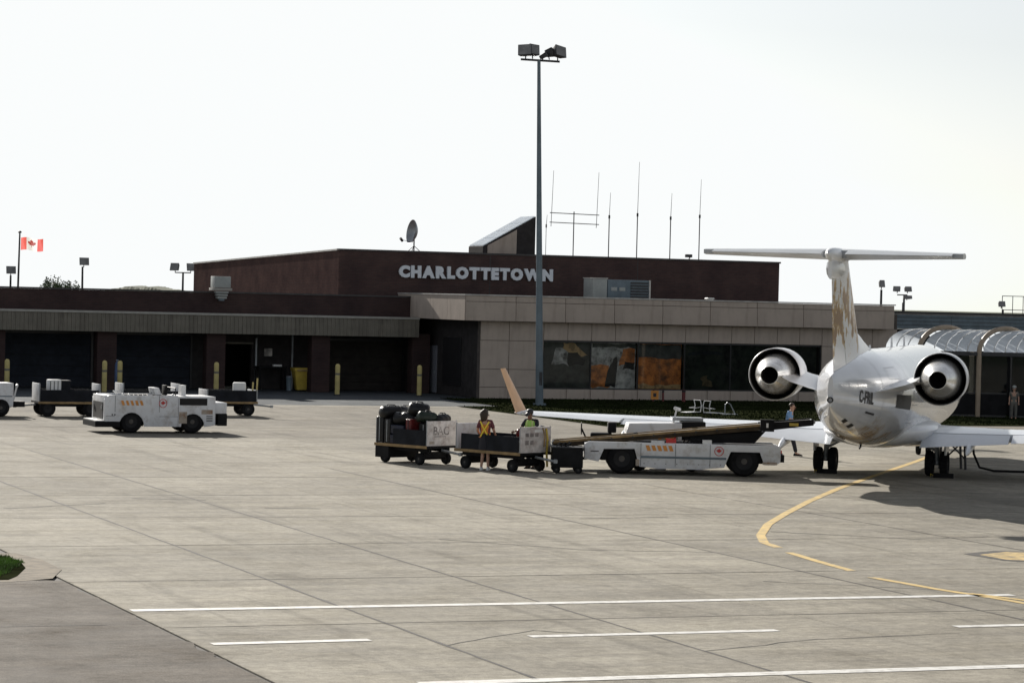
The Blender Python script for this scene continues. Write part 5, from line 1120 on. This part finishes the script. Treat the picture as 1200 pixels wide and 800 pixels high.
MB().tube([(-.15, 0, 0), (-.15, 0, .42), (-.05, 0, .52), (.1, 0, .44), (.32, 0, .05)], .025, 8).build('pipe', mt['steel'], t); MB().box(-.3, .4, -.12, .12, 0, .04).build('base', mt['steel'], t)

# ground power unit and cable under the starboard wing
gp = thing('power_cable', 'black ground power cable trailing right from under the starboard wing', 'cable', (13.6, 81.2, 0), 0)
MB().tube([(0, .3, .9), (.05, .25, .5), (.2, .1, .12), (.6, 0, .035), (1.6, -.1, .035), (3.2, -.05, .035), (5, -.2, .035), (8, -.1, .035)], .035, 8).build('cable', mt['tyre'], gp, smooth=60)
cw = thing('service_trestle', 'dark trestle of service equipment behind the starboard main wheels', 'trestle', (13.15, 82.2, 0), R(10))
for x_ in (-.28, .28):
    for y_ in (-.2, .2): MB().cyl((x_ * 1.2, y_, 0), (x_, y_, 1.0), .04, n=8).build('leg', mt['dark_metal'], cw)
MB().box(-.34, .34, -.26, .26, 1.0, 1.06).build('top', mt['dark_metal'], cw); MB().cyl((-.33, -.2, .3), (.3, -.2, .9), .025).cyl((.33, -.2, .3), (-.3, -.2, .9), .025).build('brace', mt['dark_metal'], cw)
for k, (x_, y_) in enumerate(((9.02, 78.62), (12.2, 77.8))):
    c = thing('wheel_chock', ['black wheel chock behind the port main wheels', 'black wheel chock behind the starboard main wheels'][k], 'chock', (x_, y_, 0), R(-14), 'wheel chocks')
    MB().prism([(-.09, 0), (.09, 0), (.03, .13), (-.03, .13)], -.28, .28, 'x').build('wedge', mt['tyre'], c); MB().tube([(-.28, 0, .06), (-.36, 0, .1), (-.36, .05, .02)], .012, 6).build('rope', mt['yellow'], c)

# ------------------------------------------------------------------ people: one skinned body each, clothes as children
def skin(name, pts, edges, mat, parent, root, sub=2):
    me = bpy.data.meshes.new(name); names = list(pts); idx = {k: i for i, k in enumerate(names)}
    me.from_pydata([pts[k][0] for k in names], [(idx[a], idx[b_]) for a, b_ in edges], [])
    o = bpy.data.objects.new(name, me); col.objects.link(o)
    o.modifiers.new('skin', 'SKIN').use_smooth_shade = True; m2 = o.modifiers.new('sub', 'SUBSURF'); m2.levels = m2.render_levels = sub
    sv = me.skin_vertices[0].data if me.skin_vertices else None
    if sv is None:
        bm = bmesh.new(); bm.from_mesh(me); bm.verts.layers.skin.verify(); bm.to_mesh(me); bm.free(); sv = me.skin_vertices[0].data
    for k in names:
        r = pts[k][1]; sv[idx[k]].radius = (r, r) if isinstance(r, (int, float)) else r; sv[idx[k]].use_root = (k == root)
    bpy.context.view_layer.update()
    res = bpy.data.meshes.new_from_object(o.evaluated_get(bpy.context.evaluated_depsgraph_get()))
    bpy.data.objects.remove(o); bpy.data.meshes.remove(me)
    res.name = name; res.materials.clear(); res.materials.append(mat); return obj(name, res, None, parent)
V = Vector
def person(label, loc, rz, scale, pose, shirt, lower, skinm, hair_long, vest=None, skirt=False, cap=None, shorts=False, shoes='black'):
    """faces local -y; pose gives joints"""
    t = thing('person', label, 'person', loc, rz); t.scale = (scale,) * 3
    J_ = dict(pelvis=V((0, 0, .93)), waist=V((0, 0, 1.08)), chest=V((0, .01, 1.28)), neck=V((0, .01, 1.45)), jaw=V((0, -.015, 1.53)), skull=V((0, .0, 1.62)), crown=V((0, .01, 1.675)))
    for s, k in ((-1, 'r'), (1, 'l')):
        J_.update({k + 'sh': V((s * .17, .01, 1.40)), k + 'el': V((s * .23, .03, 1.13)), k + 'wr': V((s * .24, -.06, .90)), k + 'hip': V((s * .09, 0, .88)), k + 'kn': V((s * .10, -.02, .48)), k + 'an': V((s * .10, .02, .08)), k + 'toe': V((s * .11, -.15, .035))})
    for k, v in pose.items():
        if k != 'look': J_[k] = V(v)
    r = dict(pelvis=(.15, .11), waist=(.125, .09), chest=(.155, .105), neck=.052, jaw=(.062, .07), skull=(.076, .09), crown=(.05, .06))
    for k in 'rl': r.update({k + 'sh': .062, k + 'el': .042, k + 'wr': .027, k + 'hip': .085, k + 'kn': .056, k + 'an': .038, k + 'toe': .032})
    P = {k: (J_[k], r[k]) for k in J_}
    Ed = [('pelvis', 'waist'), ('waist', 'chest'), ('chest', 'neck'), ('neck', 'jaw'), ('jaw', 'skull'), ('skull', 'crown')]
    for k in 'rl':
        Ed += [('chest', k + 'sh'), (k + 'sh', k + 'el'), (k + 'el', k + 'wr'), ('pelvis', k + 'hip'), (k + 'hip', k + 'kn'), (k + 'kn', k + 'an'), (k + 'an', k + 'toe')]
        d = (J_[k + 'wr'] - J_[k + 'el']).normalized(); s = -1 if k == 'r' else 1; a = d.cross(V((0, 1, 0.2))).normalized(); n = d.cross(a).normalized()
        palm = J_[k + 'wr'] + d * .06; P[k + 'palm'] = (palm, (.036, .018)); Ed.append((k + 'wr', k + 'palm'))
        for f, (off, ln) in enumerate(((-.030, .062), (-.010, .074), (.010, .070), (.028, .055))):
            b0 = palm + d * .035 + a * off; m1 = b0 + d * ln * .55 + n * .008; m2 = m1 + d * ln * .45 + n * .022
            P[f'{k}f{f}a'] = (b0, .0105); P[f'{k}f{f}b'] = (m1, .009); P[f'{k}f{f}c'] = (m2, .0075); Ed += [(k + 'palm', f'{k}f{f}a'), (f'{k}f{f}a', f'{k}f{f}b'), (f'{k}f{f}b', f'{k}f{f}c')]
        th = palm - d * .02 - a * .035; t2 = th + d * .04 - a * .02 + n * .012; P[k + 'ta'] = (th, .012); P[k + 'tb'] = (t2, .0085); Ed += [(k + 'palm', k + 'ta'), (k + 'ta', k + 'tb')]
    skin('body', P, Ed, skinm, t, 'pelvis')
    # face
    hd = J_['skull']; fd = (V((J_['jaw'].x, J_['jaw'].y, hd.z)) - hd); fd = V((0, -1, 0)) if 'look' not in pose else V(pose['look']).normalized()
    sdv = V((-fd.y, fd.x, 0)).normalized()
    for s in (-1, 1):
        MB().lathe([(.002, -.012), (.01, -.006), (.012, 0), (.01, .006), (.002, .012)], 8, 'z', tuple(hd + fd * .085 + sdv * .03 * s + V((0, 0, -.01)))).build('eye', mt['ink'], t)
        MB().lathe([(.004, -.03), (.016, -.018), (.018, .01), (.006, .03)], 8, 'z', tuple(hd + sdv * .082 * s + V((0, 0, -.03)))).build('ear', skinm, t, smooth=60)
    MB().cyl(tuple(hd + fd * .085 + V((0, 0, -.015))), tuple(hd + fd * .108 + V((0, 0, -.05))), .008, .016, n=8).build('nose', skinm, t); MB().box(-.022, .022, -.004, .004, -.005, .005).xf(Matrix.Translation(hd + fd * .088 + V((0, 0, -.085))) @ Matrix.Rotation(math.atan2(sdv.y, sdv.x), 4, 'Z')).build('mouth', mt['red'], t)
    # hair: lumpy cap, long hair reaches the shoulders
    hv = MB(); rings = []
    for i in range(9):
        a = math.pi * i / 8; zz = math.cos(a); rr = math.sin(a)
        ring = []
        for j in range(20):
            b_ = 2 * math.pi * j / 20; dv = V((math.cos(b_) * rr, math.sin(b_) * rr, zz)); back = -(dv.x * fd.x + dv.y * fd.y)
            if hair_long:
                p = hd + V((dv.x * .135, dv.y * .135, .03 + dv.z * .12)) - fd * .035
                if zz < .2: p.z -= (.2 - zz) * .13 * (1 if back > -.2 else .2); p -= fd * .01
                if back < -.45 and zz < .55: p = hd + V((dv.x * .07, dv.y * .07, dv.z * .09))
                p += dv * .03 * noise.noise(p * 22 + V((3, 1, 7)))
            else:
                p = hd + V((dv.x * .094, dv.y * .106, .022 + dv.z * .09)) - fd * .012
                if back < -.2 and zz < .45 or zz < -.3: p = hd + V((dv.x * .06, dv.y * .06, dv.z * .07))
                p += dv * .008 * noise.noise(p * 30)
            ring.append(p)
        rings.append(ring)
    hv.loft(rings).build('hair', mt['hair'], t, smooth=80)
    if cap: 
        MB().lathe([(.104, -.01), (.108, .03), (.095, .075), (.05, .105), (.005, .112)], 16, 'z', tuple(hd + V((0, 0, .045))), caps=False).build('cap', cap, t, smooth=60); MB().cyl(tuple(hd + fd * .06 + V((0, 0, .045))), tuple(hd + fd * .19 + V((0, 0, .025))), .06, .05, n=8).build('cap_visor', cap, t)
    # shirt
    g = .016; SP = {k: (J_[k], (r[k][0] + g, r[k][1] + g) if isinstance(r[k], tuple) else r[k] + g) for k in ('waist', 'chest', 'rsh', 'lsh')}
    SP['hem'] = (J_['pelvis'] + V((0, 0, .02)), (.165, .127)); SP['collar'] = (J_['chest'].lerp(J_['neck'], .6), .075)
    SE = [('hem', 'waist'), ('waist', 'chest'), ('chest', 'collar'), ('chest', 'rsh'), ('chest', 'lsh')]
    for k in 'rl': SP[k + 'sl'] = (J_[k + 'sh'].lerp(J_[k + 'el'], .8), .058); SE.append((k + 'sh', k + 'sl'))
    skin('shirt', SP, SE, shirt, t, 'waist')
    # trousers or skirt
    if skirt:
        pe = J_['pelvis']; MB().lathe([(.148, .13), (.165, 0), (.185, -.18), (.19, -.34), (.18, -.34), (.15, 0)], 20, 'z', tuple(pe), caps=False).build('skirt', lower, t, smooth=60)
    else:
        TP = {'pelvis': (J_['pelvis'] + V((0, 0, .06)), (.165, .125)), 'crotch': (J_['pelvis'] - V((0, 0, .03)), (.155, .12))}; TE = [('pelvis', 'crotch')]
        for k in 'rl':
            TP[k + 'hip'] = (J_[k + 'hip'] - V((0, 0, .06)), .105); TP[k + 'kn'] = (J_[k + 'kn'], .078); TE += [('crotch', k + 'hip'), (k + 'hip', k + 'kn')]
            if not shorts: TP[k + 'an'] = (J_[k + 'an'] + V((0, 0, .02)), .066); TE.append((k + 'kn', k + 'an'))
        skin('trousers', TP, TE, lower, t, 'pelvis')
    for k in 'rl':
        a_, b_ = J_[k + 'an'], J_[k + 'toe']; d = (b_ - a_); d.z = 0; d.normalize(); ang = math.atan2(d.y, d.x)
        zt = a_.z - .08 if True else 0
        MB().loft([[V((x_, w_ * math.cos(q_), .0 + max(0, h_ * math.sin(q_)))) for q_ in [m_ * math.pi / 6 for m_ in range(12)]] for x_, w_, h_ in ((-.08, .03, .07), (-.05, .042, .10), (.05, .045, .09), (.14, .05, .06), (.20, .035, .04), (.215, .01, .02))]).xf(Matrix.Translation((a_.x, a_.y, zt + .002)) @ Matrix.Rotation(ang, 4, 'Z')).build('shoe', mt[shoes], t, smooth=60)
    if vest:
        VP = {k: (J_[k], (r[k][0] + .034, r[k][1] + .034)) for k in ('waist', 'chest')}; VP.update({k: (J_['chest'].lerp(J_[k], .92), .10) for k in ('rsh', 'lsh')} if vest[2] == 's' else {}); VP['hem'] = (J_['pelvis'] + V((0, 0, .03)), (.18, .145)); VP['top'] = (J_['chest'].lerp(J_['neck'], .45), (.12, .10))
        ve = skin('vest', VP, [('hem', 'waist'), ('waist', 'chest'), ('chest', 'top')] + ([('chest', 'rsh'), ('chest', 'lsh')] if vest[2] == 's' else []), vest[0], t, 'waist')
        zs = [(-.13, 1.41), (-.05, 1.26), (.03, 1.13), (.11, .98)]
        for s in (-1, 1):
            for by in (1, -1):
                if by < 0 and vest[2] == 'x': continue
                pts = [V((s * x_, by * (.15 - .06 * max(0, (z_ - 1.33)) / .08 * .5) + (.01), z_)) for x_, z_ in zs] if vest[2] == 'x' else [V((s * .09, by * .146 + .01, 1.40)), V((s * .095, by * .158 + .01, 1.25)), V((s * .09, by * .15 + .01, 1.0))]
                MB().tube(pts, .022, 6).build('reflective_strap', vest[1], ve)
    return t
mt['hi_orange'] = M('vest_orange', (.62, .22, .04), .7); mt['hi_yellow'] = M('vest_yellow', (.85, .68, .06), .6); mt['hi_green'] = M('vest_green', (.42, .72, .16), .7); mt['hi_lime'] = M('vest_lime_tape', (.70, .80, .34), .6); mt['silver_tape'] = M('silver_tape', (.6, .62, .6), .4)
mt['maroon'] = M('maroon_shirt', (.13, .035, .05), .8); mt['cloth_dark'] = M('dark_cloth', (.022, .022, .03), .85); mt['cloth_navy'] = M('navy_cloth', (.03, .04, .075), .85); mt['cloth_blue'] = M('blue_cloth', (.16, .30, .52), .8); mt['cloth_pale'] = M('pale_cloth', (.13, .125, .11), .85)
person('woman with dark curly hair in an orange vest with yellow cross straps', (-.67, 76.35, 0), R(168), .95,
       dict(lel=(.25, -.02, 1.14), lwr=(.20, -.20, 1.0), rel=(-.24, -.06, 1.14), rwr=(-.26, -.25, .98), look=(-.75, -.6, 0), lkn=(.07, -.03, .48), rkn=(-.09, .0, .48)), mt['maroon'], mt['cloth_dark'], mt['skin'], True, (mt['hi_orange'], mt['hi_yellow'], 'x'), skirt=True, shoes='white')
person('man in a bright green vest and cap bending over the half empty cart', (.62, 77.5, 0), R(-32), .96,
       dict(chest=(0, -.05, 1.28), neck=(0, -.09, 1.44), jaw=(0, -.145, 1.50), skull=(0, -.145, 1.59), crown=(0, -.14, 1.645), rsh=(-.19, -.05, 1.39), lsh=(.19, -.05, 1.39), rel=(-.30, -.16, 1.15), rwr=(-.36, -.36, 1.08), lel=(.27, -.15, 1.12), lwr=(.20, -.36, 1.03), look=(0, -1, -.25)), mt['cloth_dark'], mt['cloth_navy'], mt['skin_dark'], False, (mt['hi_green'], mt['hi_lime'], 's'), cap=mt['ink'])
person('man in a blue shirt and dark trousers walking under the port wing', (8.75, 87.3, 0), R(75), .98,
       dict(chest=(0, -.06, 1.28), neck=(0, -.10, 1.44), jaw=(0, -.14, 1.51), skull=(0, -.13, 1.60), crown=(0, -.12, 1.655), rsh=(-.17, -.05, 1.39), lsh=(.17, -.05, 1.39), rel=(-.22, -.12, 1.14), rwr=(-.18, -.36, 1.12), lel=(.22, -.10, 1.14), lwr=(.18, -.34, 1.10),
            rkn=(-.09, -.20, .50), ran=(-.09, -.30, .09), rtoe=(-.09, -.46, .04), lkn=(.09, .10, .50), lan=(.09, .38, .12), ltoe=(.09, .24, .04)), mt['cloth_blue'], mt['cloth_dark'], mt['skin'], False)
person('person in pale clothing standing by the covered walkway at the right', (21.95, 120.9, 0), R(-10), .84, dict(), mt['cloth_pale'], mt['cloth_pale'], mt['skin'], False, cap=mt['hvac'])
